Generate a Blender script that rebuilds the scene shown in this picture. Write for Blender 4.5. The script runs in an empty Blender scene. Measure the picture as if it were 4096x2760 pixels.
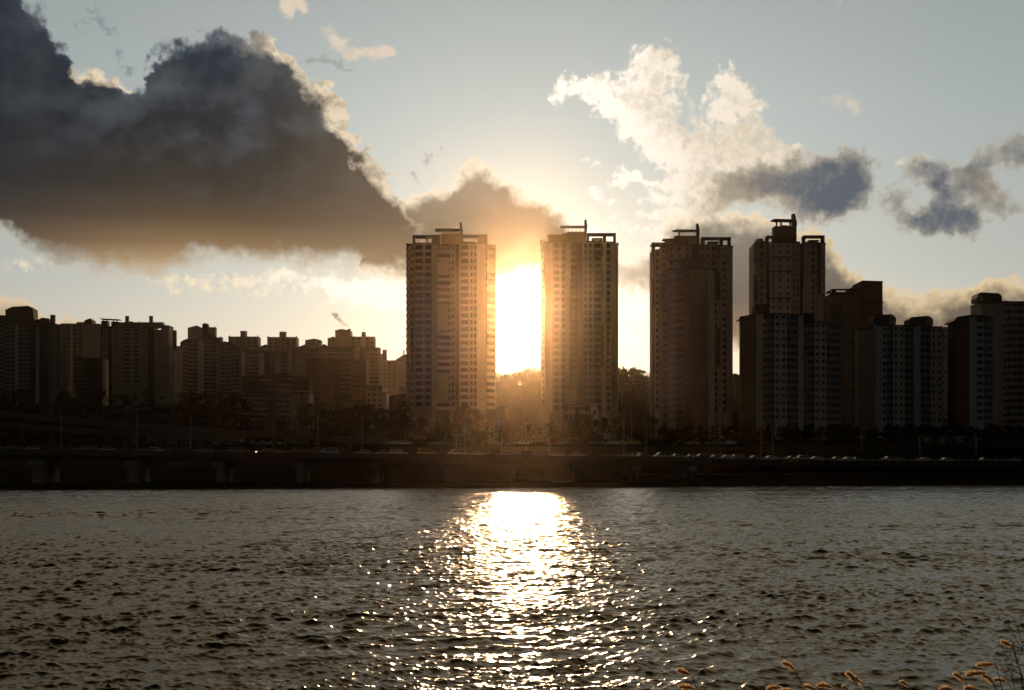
import bpy, bmesh, math, random
import numpy as np
from mathutils import Vector, Matrix

random.seed(7)
rad = math.radians
C = bpy.context.scene.collection
sc = bpy.context.scene

# ------------------------------------------------------------------ camera
F = 5690.0            # focal length in photo pixels (50 mm on 36 mm)
HZ = 1870.0           # horizon row in the photo
CAM_H = 5.2           # eye height above the river
cam_d = bpy.data.cameras.new('camera')
cam = bpy.data.objects.new('camera', cam_d)
C.objects.link(cam)
cam.location = (0, 0, CAM_H)
cam.rotation_euler = (rad(90), 0, 0)
cam_d.sensor_width = 36.0
cam_d.lens = 36.0 * F / 4096.0
cam_d.shift_y = (HZ - 1380.0) / 4096.0
cam_d.clip_start = 0.5
cam_d.clip_end = 20000
sc.camera = cam

# ------------------------------------------------------------------ colour management
sc.view_settings.view_transform = 'Standard'
sc.view_settings.look = 'None'
sc.view_settings.gamma = 1.0
sc.view_settings.exposure = 0.0
sc.cycles.sample_clamp_indirect = 0.0

# ------------------------------------------------------------------ sun
SUN_AZ = math.atan((2106 - 2048) / F)                # clockwise from +Y
SUN_EL = math.atan((HZ - 1218) / F)
sun_d = bpy.data.lights.new('sun', 'SUN')
sun_d.energy = 3.4
sun_d.angle = rad(0.53)
sun_d.color = (1.0, 0.57, 0.27)
sun = bpy.data.objects.new('sun', sun_d)
C.objects.link(sun)
sdir = Vector((math.sin(SUN_AZ) * math.cos(SUN_EL), math.cos(SUN_AZ) * math.cos(SUN_EL), math.sin(SUN_EL)))
sun.rotation_euler = sdir.to_track_quat('Z', 'Y').to_euler()
sun.location = (0, -60, 90)

# ------------------------------------------------------------------ node expression helper
class G:
    """Small arithmetic wrapper round shader node sockets."""
    tree = None
    def __init__(self, s): self.s = s
    @staticmethod
    def node(t, **kw):
        n = G.tree.nodes.new(t)
        for k, v in kw.items(): setattr(n, k, v)
        return n
    @staticmethod
    def put(sock, v):
        if isinstance(v, G): G.tree.links.new(v.s, sock)
        else: sock.default_value = v
    @staticmethod
    def m(op, *a, clamp=False):
        n = G.node('ShaderNodeMath', operation=op, use_clamp=clamp)
        for i, v in enumerate(a): G.put(n.inputs[i], v)
        return G(n.outputs[0])
    @staticmethod
    def vm(op, *a, out=0):
        n = G.node('ShaderNodeVectorMath', operation=op)
        for i, v in enumerate(a): G.put(n.inputs[i], v)
        return G(n.outputs[out])
    def __add__(s, o): return G.m('ADD', s, o)
    def __radd__(s, o): return G.m('ADD', o, s)
    def __sub__(s, o): return G.m('SUBTRACT', s, o)
    def __rsub__(s, o): return G.m('SUBTRACT', o, s)
    def __mul__(s, o): return G.m('MULTIPLY', s, o)
    def __rmul__(s, o): return G.m('MULTIPLY', o, s)
    def __truediv__(s, o): return G.m('DIVIDE', s, o)

def mn(a, b): return G.m('MINIMUM', a, b)
def mx(a, b): return G.m('MAXIMUM', a, b)
def smin(a, b, k): return G.m('SMOOTH_MIN', a, b, k)
def smax(a, b, k): return G.m('SMOOTH_MAX', a, b, k)
def ramp01(v, lo, hi):                     # smoothstep
    n = G.node('ShaderNodeMapRange', interpolation_type='SMOOTHSTEP')
    G.put(n.inputs['Value'], v); G.put(n.inputs['From Min'], lo); G.put(n.inputs['From Max'], hi)
    return G(n.outputs[0])
def lin(v, lo, hi, a=0.0, b=1.0):
    n = G.node('ShaderNodeMapRange')
    n.clamp = True
    G.put(n.inputs['Value'], v)
    for k, x in (('From Min', lo), ('From Max', hi), ('To Min', a), ('To Max', b)): G.put(n.inputs[k], x)
    return G(n.outputs[0])
def vec(x, y, z=0.0):
    n = G.node('ShaderNodeCombineXYZ')
    for i, v in enumerate((x, y, z)): G.put(n.inputs[i], v)
    return G(n.outputs[0])
def noise(v, scale, detail=6, rough=0.55, lac=2.1, dist=0.0, col=False):
    n = G.node('ShaderNodeTexNoise')
    G.put(n.inputs['Vector'], v)
    n.inputs['Scale'].default_value = scale
    n.inputs['Detail'].default_value = detail
    n.inputs['Roughness'].default_value = rough
    n.inputs['Lacunarity'].default_value = lac
    n.inputs['Distortion'].default_value = dist
    return G(n.outputs['Color' if col else 'Fac'])
def mixc(f, a, b):
    n = G.node('ShaderNodeMix', data_type='RGBA')
    G.put(n.inputs[0], f)
    for sck, v in ((n.inputs[6], a), (n.inputs[7], b)): G.put(sck, v if isinstance(v, G) else (*v, 1.0))
    return G(n.outputs[2])
def colramp(v, stops, interp='EASE'):
    n = G.node('ShaderNodeValToRGB')
    G.put(n.inputs[0], v)
    cr = n.color_ramp
    cr.interpolation = interp
    while len(cr.elements) < len(stops): cr.elements.new(0.5)
    for e, (p, c) in zip(cr.elements, stops):
        e.position = p; e.color = (*c, 1.0)
    return G(n.outputs[0])
def curve(v, pts, lo, hi, vlo, vhi):
    """Float curve through (x, y) points given in sky units."""
    n = G.node('ShaderNodeFloatCurve')
    t = lin(v, lo, hi)
    G.put(n.inputs['Value'], t)
    c = n.mapping.curves[0]
    P = [((x - lo) / (hi - lo), (y - vlo) / (vhi - vlo)) for x, y in pts]
    c.points[0].location = P[0]; c.points[1].location = P[-1]
    for p in P[1:-1]: c.points.new(*p)
    for p in c.points: p.handle_type = 'AUTO'
    n.mapping.use_clip = False
    n.mapping.update()
    return G(n.outputs[0]) * (vhi - vlo) + vlo
def lc(r, g, b, k=1.0):                    # sRGB 0-255 -> linear radiance
    f = lambda c: ((c / 255 + 0.055) / 1.055) ** 2.4 if c > 10 else c / 255 / 12.92
    return (f(r) * k, f(g) * k, f(b) * k)

# direction units: hundredths of a radian of azimuth and of elevation
def AE(px, py):
    az = math.atan((px - 2048) / F)
    return az * 100, math.atan((HZ - py) / F * math.cos(az)) * 100
U1 = 100.0 / F                             # about one photo pixel, in those units
# ------------------------------------------------------------------ world: Nishita sky with broken evening cloud
world = bpy.data.worlds.new("World")
sc.world = world
world.use_nodes = True
wt = world.node_tree
wt.nodes.clear()
G.tree = wt
SKY_K = 0.10
tc = G.node('ShaderNodeTexCoord')
dirv = G.vm('NORMALIZE', G(tc.outputs['Generated']))
sx = G.node('ShaderNodeSeparateXYZ'); G.put(sx.inputs[0], dirv)
dx, dy, dz = (G(o) for o in sx.outputs)
AZ = G.m('ARCTAN2', dx, dy) * 100.0
EL = G.m('ARCSINE', dz) * 100.0

sky = G.node('ShaderNodeTexSky', sky_type='NISHITA')
sky.sun_disc = False
sky.sun_elevation = SUN_EL
sky.sun_rotation = SUN_AZ
sky.altitude = 40
sky.air_density = 1.0
sky.dust_density = 1.6
sky.ozone_density = 1.6
nish = G(sky.outputs[0])

# gentle domain warps shared by all layers
P0 = vec(AZ, EL, 0.0)
w1 = G.vm('SUBTRACT', noise(P0, 0.22, 5, 0.6, col=True), (0.5, 0.5, 0.5))
w2 = G.vm('SUBTRACT', noise(P0, 0.75, 4, 0.5, col=True), (0.5, 0.5, 0.5))
n_fine = noise(P0, 1.3, 8, 0.55)

def warped(ax, ay, a1, a2):
    """position moved by the two warps"""
    w = G.vm('ADD', G.vm('MULTIPLY', w1, (a1, a1, 0)), G.vm('MULTIPLY', w2, (a2, a2, 0)))
    return G.vm('ADD', vec(ax, ay, 0.0), w)
def xy(v):
    s = G.node('ShaderNodeSeparateXYZ'); G.put(s.inputs[0], v)
    return G(s.outputs[0]), G(s.outputs[1])
def pts(l): return [AE(*p) for p in l]
def blobs(v, bl):
    """sum of soft ellipses (px, py, rx, ry, weight)"""
    tot = None
    for b in bl:
        cx, cy = AE(b[0], b[1]); wgt = b[4] if len(b) > 4 else 1.0
        d = G.vm('SUBTRACT', v, (cx, cy, 0))
        d = G.vm('MULTIPLY', d, (1 / (b[2] * U1), 1 / (b[3] * U1), 0))
        q = G.m('MULTIPLY_ADD', G.vm('DOT_PRODUCT', d, d, out=1), -1.0, 1.0, clamp=True)
        q = q * q
        if wgt != 1.0: q = q * wgt
        tot = q if tot is None else tot + q
    return tot

LO, HI = AE(-200, 0)[0], AE(4300, 0)[0]
def cv(v, l): return curve(v, pts(l), LO, HI, -2, 42)
def band(a, e, top, bot, soft=2.0):
    return smin(cv(a, top) - e, e - cv(a, bot), soft)

# ---- sun distance, in the same units
sa, se = SUN_AZ * 100, SUN_EL * 100
sd = G.vm('LENGTH', G.vm('SUBTRACT', P0, (sa, se, 0)), out=1)
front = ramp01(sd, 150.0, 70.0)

# ---- the big dark cloud at the left
L_top = [(-200, -420), (-40, -330), (60, -120), (110, 10), (180, 70), (235, 150), (275, 240), (300, 275), (350, 248), (410, 262), (450, 310), (510, 358), (565, 345), (600, 260),
         (640, 190), (720, 150), (800, 125), (870, 106), (950, 125), (1010, 150), (1085, 150), (1130, 200), (1185, 262), (1240, 315), (1310, 350),
         (1390, 430), (1425, 520), (1460, 590), (1510, 650), (1570, 730), (1640, 800), (1680, 880), (1760, 980), (1900, 1060), (2080, 1085), (2200, 1250), (4300, 1870)]
L_bot = [(-200, 860), (0, 965), (110, 1040), (200, 1085), (300, 1115), (420, 1140), (560, 1160), (660, 1135), (760, 1098), (880, 1080), (1000, 1085),
         (1150, 1102), (1300, 1112), (1500, 1110), (1800, 1112), (2100, 1115), (2300, 1180), (4300, 1870)]
def f_L(a, e, s1=1.0):
    p = warped(a, e, 2.2, 2.6)
    pa, pe = xy(p)
    return band(pa, pe, L_top, L_bot, 1.2)
# ---- the cloud standing behind the first two towers
M_top = [(-200, 1900), (1350, 1600), (1480, 860), (1600, 765), (1690, 750), (1780, 735), (1820, 690), (1860, 650), (1930, 648), (1985, 690), (2040, 745), (2110, 775), (2190, 812),
         (2250, 855), (2330, 930), (2420, 1050), (2520, 1300), (4300, 1900)]
M_bot = [(-200, 1112), (1400, 1112), (1900, 1118), (2150, 1120), (2400, 1090), (2600, 1000), (4300, 900)]
def f_M(a, e):
    p = warped(a, e, 1.4, 2.2)
    pa, pe = xy(p)
    return band(pa, pe, M_top, M_bot, 1.0)
# ---- the low bank of cloud along the right
R_top = [(-200, 1900), (2280, 1500), (2400, 1020), (2480, 1000), (2560, 985), (2640, 880), (2720, 820), (2840, 830), (3000, 850), (3150, 880), (3260, 905), (3310, 960), (3350, 1010), (3400, 1070),
         (3470, 1112), (3540, 1140), (3620, 1150), (3700, 1145), (3780, 1150), (3880, 1140), (3950, 1105), (4010, 1090), (4096, 1110), (4300, 1060)]
R_bot = [(-200, 1150), (2500, 1165), (2650, 1230), (2850, 1380), (3000, 1450), (3200, 1650), (3500, 1850), (4300, 1900)]
def f_R(a, e):
    p = warped(a, e, 1.6, 2.4)
    pa, pe = xy(p)
    return band(pa, pe, R_top, R_bot, 1.5)
# ---- low pale cumulus at the left horizon
S_top = [(-200, 1160), (30, 1178), (90, 1185), (150, 1225), (190, 1275), (225, 1290), (260, 1262), (320, 1262), (370, 1330), (420, 1500), (520, 1860), (4300, 1900)]

def shade(f, f2, soft, t0, t1, lit, dark):
    """alpha and colour: thin or sun-facing parts take lit, thick parts dark"""
    al = ramp01(f, 0.0, soft)
    th = ramp01(f * 0.45 + f2 * 0.55, t0, t1)
    return al, mixc(th, lit, dark)

# sunward direction per point, for the second look-up
to = G.vm('NORMALIZE', G.vm('SUBTRACT', (sa, se + 6.0, 0), P0))
tx, ty = xy(to)

# colours (display colours of the photograph turned to linear)
litW = mixc(ramp01(sd, 4.0, 34.0), lc(255, 244, 224, 1.25), lc(226, 204, 172, 1.0))
elv = lin(EL, 0.0, 40.0)

# sky base: colour veil over Nishita; overhead stops added warm to light the water
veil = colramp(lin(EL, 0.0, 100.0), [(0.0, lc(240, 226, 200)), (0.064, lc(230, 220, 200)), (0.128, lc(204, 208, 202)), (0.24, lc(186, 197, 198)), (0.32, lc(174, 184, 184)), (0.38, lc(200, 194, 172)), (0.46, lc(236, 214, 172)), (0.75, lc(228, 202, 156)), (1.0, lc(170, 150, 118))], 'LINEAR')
side = ramp01(sd, 10.0, 42.0)
veil = G.vm('SCALE', veil, None) if False else veil
sky_lin = mixc(0.95, G.vm('MULTIPLY', nish, (SKY_K,) * 3), veil)
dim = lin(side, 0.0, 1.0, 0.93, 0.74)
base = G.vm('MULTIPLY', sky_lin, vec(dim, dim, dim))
# made-up dark overcast over the unseen sky, to keep the facades dim
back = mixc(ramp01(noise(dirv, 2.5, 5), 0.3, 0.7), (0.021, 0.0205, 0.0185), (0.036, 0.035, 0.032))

fine = (n_fine - 0.5)
# brightness round the sun in the clear air
glow = G.m('POWER', 2.718, sd * (-1 / 3.6)) * 2.6 + G.m('POWER', 2.718, sd * (-1 / 12.0)) * 0.08
glow = glow + G.m('POWER', 2.718, sd * (-1 / 11.0)) * 0.42 * ramp01(EL, 14.5, 11.0)
base = G.vm('ADD', base, G.vm('MULTIPLY', vec(glow, glow, glow), (1.0, 0.80, 0.52)))
out = base

# pale cumulus low at the left
fS = cv(xy(warped(AZ, EL, 1.2, 1.0))[0], S_top) - xy(warped(AZ, EL, 1.2, 1.0))[1] + fine * 0.8
out = mixc(ramp01(fS, 0.0, 0.35) * 0.9, out, mixc(ramp01(fS, 0.0, 1.8), lc(222, 200, 168), lc(178, 154, 124)))

# high faint puffs
puffs = [(1175, 10, 75, 85), (1215, 50, 50, 50), (1150, 60, 40, 60), (1325, 130, 65, 70), (1350, 185, 80, 50), (1410, 230, 70, 40), (1480, 215, 75, 42), (1530, 200, 75, 50), (1560, 205, 60, 36), (1395, 165, 45, 36, .6),
         (3365, 400, 110, 70, .75), (3445, 430, 70, 60, .8), (3240, 400, 90, 45, .4), (3340, 0, 110, 40, .7), (3690, 645, 75, 55, .9), (3590, 645, 50, 40, .8), (3620, 650, 60, 40, .4), (2860, 250, 70, 30, .5)]
vP = warped(AZ, EL, 1.8, 1.5)
bP = blobs(vP, puffs)
fP = bP + fine * 2.0 * mn(bP * 3.0, 1.0) - 0.36
out = mixc(ramp01(fP, -0.1, 1.0) * 0.9, out, mixc(ramp01(fP, 0.0, 1.0), lc(214, 202, 184), lc(226, 208, 186)))
# grey wisps
wisps = [(330, 90, 60, 80, .6), (400, 70, 60, 60, .7), (440, 150, 60, 70, .6), (490, 230, 45, 80, .7), (530, 300, 60, 60, .7), (1310, 262, 130, 30, .75), (1370, 290, 90, 22, .8), (1250, 240, 140, 60, .4),
         (1700, 620, 45, 60, .6), (1740, 600, 30, 50, .5), (1650, 700, 50, 50, .6), (1500, 520, 60, 60, .35), (1560, 200, 140, 80, .18)]
bW = blobs(vP, wisps)
fW = bW + fine * 2.6 * mn(bW * 3.0, 1.0) - 0.36
out = mixc(ramp01(fW, 0.0, 0.55) * 0.55, out, mixc(ramp01(AZ, -26, -12), lc(110, 120, 132), lc(150, 152, 142)))

# bright torn cloud, upper right
Bb = [(2235, 400, 78, 52, .7), (2300, 350, 90, 69, .9), (2370, 360, 101, 80), (2440, 320, 101, 69, .8), (2440, 430, 123, 92), (2530, 480, 134, 103), (2590, 250, 134, 92), (2660, 225, 123, 86), (2700, 290, 90, 92, .8), (2560, 350, 146, 115),
      (2640, 430, 157, 138), (2620, 560, 168, 126), (2740, 580, 190, 150), (2880, 330, 67, 63, .9), (2940, 340, 90, 80, .9), (2860, 430, 134, 80, .9), (2990, 400, 101, 80, .8), (3060, 430, 101, 46, .5), (2960, 520, 168, 138),
      (2850, 640, 213, 150), (3020, 600, 190, 115), (3150, 630, 168, 69, .9), (2560, 715, 123, 46, .9), (2500, 700, 90, 46, .8), (2640, 790, 157, 57, .8), (2720, 720, 168, 69, .9), (2385, 755, 67, 46, .9), (2450, 800, 90, 34, .6), (2590, 850, 67, 39, .8),
      (2820, 780, 224, 115, 1.0), (2700, 860, 134, 69, .7), (2480, 880, 134, 46, .6), (2360, 620, 112, 34, .35), (2600, 920, 134, 57, .7), (2380, 930, 112, 69, .75), (2440, 960, 101, 69, .6)]
v1 = warped(AZ, EL, 2.6, 2.4)
v2 = warped(AZ + tx * 1.3, EL + ty * 1.3, 2.6, 2.4)
n2 = noise(vec(AZ + tx * 0.5, EL + ty * 0.5, 0.0), 1.5, 5, 0.62) - 0.5
bB = blobs(v1, Bb)
fB = bB + fine * 2.3 * mn(bB * 3.0, 1.0) - 0.22
bB2 = blobs(v2, Bb)
fB2 = bB2 + n2 * 2.3 * mn(bB2 * 3.0, 1.0) - 0.22
thB = ramp01(fB * 0.5 + fB2 * 0.6, 0.55, 2.4)
relief = ramp01(fB2 - fB + (n2 - fine) * 1.4, -0.5, 0.9)
colB = mixc(thB, mixc(ramp01(AZ, 2, 18), lc(255, 244, 228, 1.25), lc(246, 232, 212)), lc(214, 200, 174))
colB = mixc(relief * 0.36, colB, lc(182, 172, 152))
out = mixc(ramp01(fB, 0.0, 0.75) * 0.94, out, colB)

# right low bank
fR = f_R(AZ, EL) + fine * 1.1
fR2 = f_R(AZ + tx * 1.0, EL + 1.2) + n2 * 1.5
thR = ramp01(fR * 0.8 + fR2 * 0.2, 0.1, 1.8)
dR = colramp(lin(EL, 2, 18), [(0.0, lc(226, 188, 138)), (0.35, lc(160, 134, 104)), (0.6, lc(112, 102, 92)), (0.85, lc(132, 126, 114)), (1.0, lc(150, 142, 128))], 'LINEAR')
dR = mixc(ramp01(AZ, 8, 14), mixc(0.5, dR, lc(190, 172, 146)), dR)
dR = mixc(ramp01(AZ, 22, 34) * 0.6, dR, lc(88, 84, 80))
lR = mixc(ramp01(AZ, 6, 24), lc(255, 240, 218, 1.1), lc(224, 200, 160))
out = mixc(ramp01(fR, 0.0, 0.6) * ramp01(EL, -1, 6), out, mixc(thR, lR, dR))

# dark blue-grey clouds at the right
Db = [(2960, 740, 168, 128, .9), (3080, 720, 190, 128), (3200, 760, 202, 156), (3330, 740, 190, 170), (3420, 690, 123, 128), (3300, 840, 190, 85, .9), (3200, 640, 78, 71, .5), (3290, 660, 90, 71, .6), (3400, 800, 123, 128, .8), (2850, 820, 168, 114, .6),
      (3560, 840, 90, 85, .6), (3640, 890, 123, 85, .9), (3720, 900, 112, 85, .7), (3790, 850, 130, 120), (3850, 910, 123, 85), (3900, 880, 67, 71, .6), (3740, 770, 78, 114, .7), (3720, 700, 90, 85, .8), (3650, 680, 67, 85, .6), (3820, 730, 123, 99, .9), (3910, 720, 101, 99, .9),
      (3930, 650, 90, 85, .7), (3990, 600, 90, 85, .7), (4060, 570, 78, 85, .7), (3950, 790, 112, 85, .8), (4030, 830, 90, 71, .8), (4080, 640, 101, 57, .6), (3600, 780, 90, 71, .5), (4150, 600, 101, 85, .8)]
vD = warped(AZ, EL, 2.4, 2.2)
bD = blobs(vD, Db)
fD = bD + fine * 1.9 * mn(bD * 3.0, 1.0) - 0.15
thD = ramp01(fD + (n2 - fine) * 1.1, 0.0, 1.7)
edgeD = mixc(ramp01(AZ, 16, 26), lc(196, 182, 158), lc(178, 172, 158))
coreD = mixc(ramp01(AZ, 14, 21), lc(136, 126, 112), lc(84, 92, 104))
coreD = mixc(blobs(v1, [(3990, 760, 170, 90), (3880, 700, 90, 60, .6)]), coreD, lc(128, 112, 98))
out = mixc(ramp01(fD, -0.12, 0.75) * 0.95, out, mixc(thD, edgeD, coreD))

# mid cloud
fM = f_M(AZ, EL) + fine * 0.9
thM = ramp01(fM, 0.15, 1.5)
dM = colramp(lin(EL, 12, 22), [(0.0, lc(120, 98, 74)), (0.3, lc(122, 106, 86)), (0.55, lc(132, 122, 102)), (1.0, lc(166, 158, 142))], 'LINEAR')
dM = mixc(ramp01(noise(P0, 0.5, 5), 0.42, 0.66) * 0.5, dM, lc(146, 138, 124))
out = mixc(ramp01(fM, 0.0, 0.4), out, mixc(thM, lc(250, 234, 206), dM))

# big left cloud
fL = f_L(AZ, EL) + fine * 1.0
nb = noise(P0, 0.35, 5, 0.5)
nlobe = noise(G.vm('MULTIPLY', P0, (0.8, 1.25, 1.0)), 0.16, 6, 0.5)
nlobe2 = noise(G.vm('MULTIPLY', G.vm('ADD', P0, (0.7, -0.9, 0)), (0.8, 1.25, 1.0)), 0.16, 6, 0.5)
LBr = blobs(vP, [(1290, 400, 110, 120, .9), (1370, 520, 130, 130), (1420, 620, 110, 110), (1120, 200, 80, 70, .9), (1180, 260, 80, 60, .7), (345, 300, 120, 60, 1.1), (430, 330, 90, 50, .9), (500, 370, 60, 40, .6), (1530, 720, 110, 90, .7), (80, 345, 70, 40, .35), (1600, 790, 80, 80, .4)])
thL = ramp01(fL - LBr * 3.0 * ramp01(nb, 0.28, 0.62), -0.6, 1.5)
dL = colramp(lin(EL, 10.5, 32), [(0.0, lc(238, 210, 168)), (0.10, lc(218, 188, 144)), (0.16, lc(182, 154, 116)), (0.22, lc(140, 114, 84)), (0.30, lc(94, 79, 62)), (0.40, lc(64, 58, 50)), (0.55, lc(46, 47, 48)), (0.76, lc(47, 54, 62)), (1.0, lc(46, 55, 72))], 'LINEAR')
dL = mixc(ramp01(nb, 0.40, 0.68) * 0.18 * ramp01(EL, 17, 26), dL, lc(128, 128, 124))
dL = mixc(ramp01(nlobe - nlobe2, -0.04, 0.14) * 0.34 * ramp01(EL, 15, 24), dL, lc(98, 104, 112))
dL = mixc(ramp01(AZ, -22, -37) * 0.62, dL, lc(36, 42, 50))
dL = mixc(ramp01(AZ, -20, -8) * 0.4, dL, lc(128, 116, 98))
lL = mixc(ramp01(EL, 16, 20), lc(252, 232, 196), mixc(ramp01(AZ, -21, -15), lc(104, 112, 122), lc(222, 206, 180)))
lL = mixc(ramp01(LBr, 0.1, 0.5), lL, mixc(ramp01(noise(P0, 1.1, 5), 0.38, 0.62), lc(232, 214, 186), lc(186, 172, 148)))
botsoft = mx(lin(EL, 13.0, 19.5, 3.4, 0.3), lin(AZ, -24.0, -14.0, 1.0, 0.0))
# sunlit white cloud lining the gap under it, towards the sun
bG = blobs(vP, [(1590, 1180, 190, 85), (1450, 1150, 220, 60), (1250, 1136, 300, 80, .6), (980, 1125, 300, 70, .5), (720, 1118, 260, 60, .42), (1500, 1210, 260, 50, .5), (120, 1060, 220, 70, .3), (2540, 1210, 120, 110, .8), (2500, 1330, 120, 90, .5)])
out = mixc(ramp01(bG + fine * 3.2 * mn(bG * 3.0, 1.0), 0.05, 1.1), out, mixc(ramp01(AZ, -22, -10), lc(246, 228, 196), lc(255, 246, 228, 1.15)))
out = mixc(ramp01(fL + 0.1, 0.0, botsoft), out, mixc(thL, lL, dL))

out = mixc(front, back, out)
# below the horizon: dark
out = mixc(ramp01(EL, -1.0, -4.0), out, (0.012, 0.011, 0.010))
bg = G.node('ShaderNodeBackground')
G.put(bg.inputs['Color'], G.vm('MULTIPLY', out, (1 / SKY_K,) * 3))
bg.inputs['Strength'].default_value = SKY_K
wo = G.node('ShaderNodeOutputWorld')
wt.links.new(bg.outputs[0], wo.inputs[0])
world.cycles.sampling_method = 'MANUAL'
world.cycles.sample_map_resolution = 512
# ------------------------------------------------------------------ materials
MATS = {}
def mat(name, base, rough=0.8, metal=0.0, spec=0.3, vary=0.0, vscale=1.0, bump=0.0, bscale=4.0, emit=None, alpha=None):
    """Principled material with object-space colour variation and bump."""
    if name in MATS: return MATS[name]
    m = bpy.data.materials.new(name)
    m.use_nodes = True
    t = m.node_tree
    b = t.nodes['Principled BSDF']
    b.inputs['Base Color'].default_value = (*base, 1)
    b.inputs['Roughness'].default_value = rough
    b.inputs['Metallic'].default_value = metal
    b.inputs['Specular IOR Level'].default_value = spec
    G.tree = t
    if vary or bump:
        tc = G.node('ShaderNodeTexCoord')
        o = G(tc.outputs['Object'])
    if vary:
        n = noise(o, vscale, 6, 0.6)
        streak = noise(G.vm('MULTIPLY', o, (1.0, 1.0, 0.12)), vscale * 3.0, 4, 0.6)
        f = lin(n * 0.6 + streak * 0.4, 0.3, 0.7)
        lo = tuple(c * (1 - vary) for c in base); hi = tuple(min(1, c * (1 + vary)) for c in base)
        G.put(b.inputs['Base Color'], mixc(f, lo, hi))
    if bump:
        bn = G.node('ShaderNodeBump')
        bn.inputs['Strength'].default_value = bump
        G.put(bn.inputs['Height'], noise(o, bscale, 5, 0.6))
        t.links.new(bn.outputs[0], b.inputs['Normal'])
    if emit:
        b.inputs['Emission Color'].default_value = (*emit[0], 1)
        b.inputs['Emission Strength'].default_value = emit[1]
    MATS[name] = m
    return m

def water_mat():
    m = bpy.data.materials.new('river_water')
    m.use_nodes = True
    t = m.node_tree; G.tree = t
    b = t.nodes['Principled BSDF']
    b.inputs['Base Color'].default_value = (0.020, 0.017, 0.010, 1)
    b.inputs['IOR'].default_value = 1.333
    b.inputs['Roughness'].default_value = 0.14
    b.inputs['Specular Tint'].default_value = (1.0, 0.74, 0.42, 1)
    geo = G.node('ShaderNodeNewGeometry')
    p = G(geo.outputs['Position'])
    q = G.vm('MULTIPLY', p, (0.75, 1.25, 1.0))
    h = noise(q, 2.2, 4, 0.6) * 0.34 + noise(q, 9.0, 3, 0.6) * 0.12
    bn = G.node('ShaderNodeBump')
    bn.inputs['Strength'].default_value = 1.0
    sp = G.node('ShaderNodeSeparateXYZ'); G.put(sp.inputs[0], p)
    G.put(bn.inputs['Distance'], lin(G(sp.outputs[1]), 50.0, 330.0, 0.11, 0.14))
    G.put(bn.inputs['Height'], h)
    t.links.new(bn.outputs[0], b.inputs['Normal'])
    return m
# ------------------------------------------------------------------ object helpers
def link(name, mesh, parent=None, loc=None):
    o = bpy.data.objects.new(name, mesh)
    C.objects.link(o)
    if parent is not None: o.parent = parent
    if loc is not None: o.location = loc
    return o
def tag(o, label=None, cat=None, group=None, kind=None):
    if label: o['label'] = label
    if cat: o['category'] = cat
    if group: o['group'] = group
    if kind: o['kind'] = kind
    return o
def PX(px, Y): return (px - 2048) / F * Y             # photo column -> metres at distance Y
def PZ(py, Y): return CAM_H + (HZ - py) / F * Y       # photo row -> height at distance Y
def thing(name, label, cat, loc=(0, 0, 0), rz=0.0, group=None):
    o = bpy.data.objects.new(name, None)
    C.objects.link(o)
    o.empty_display_size = 0.5
    o.location = loc; o.rotation_euler = (0, 0, rz)
    return tag(o, label, cat, group)

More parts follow.
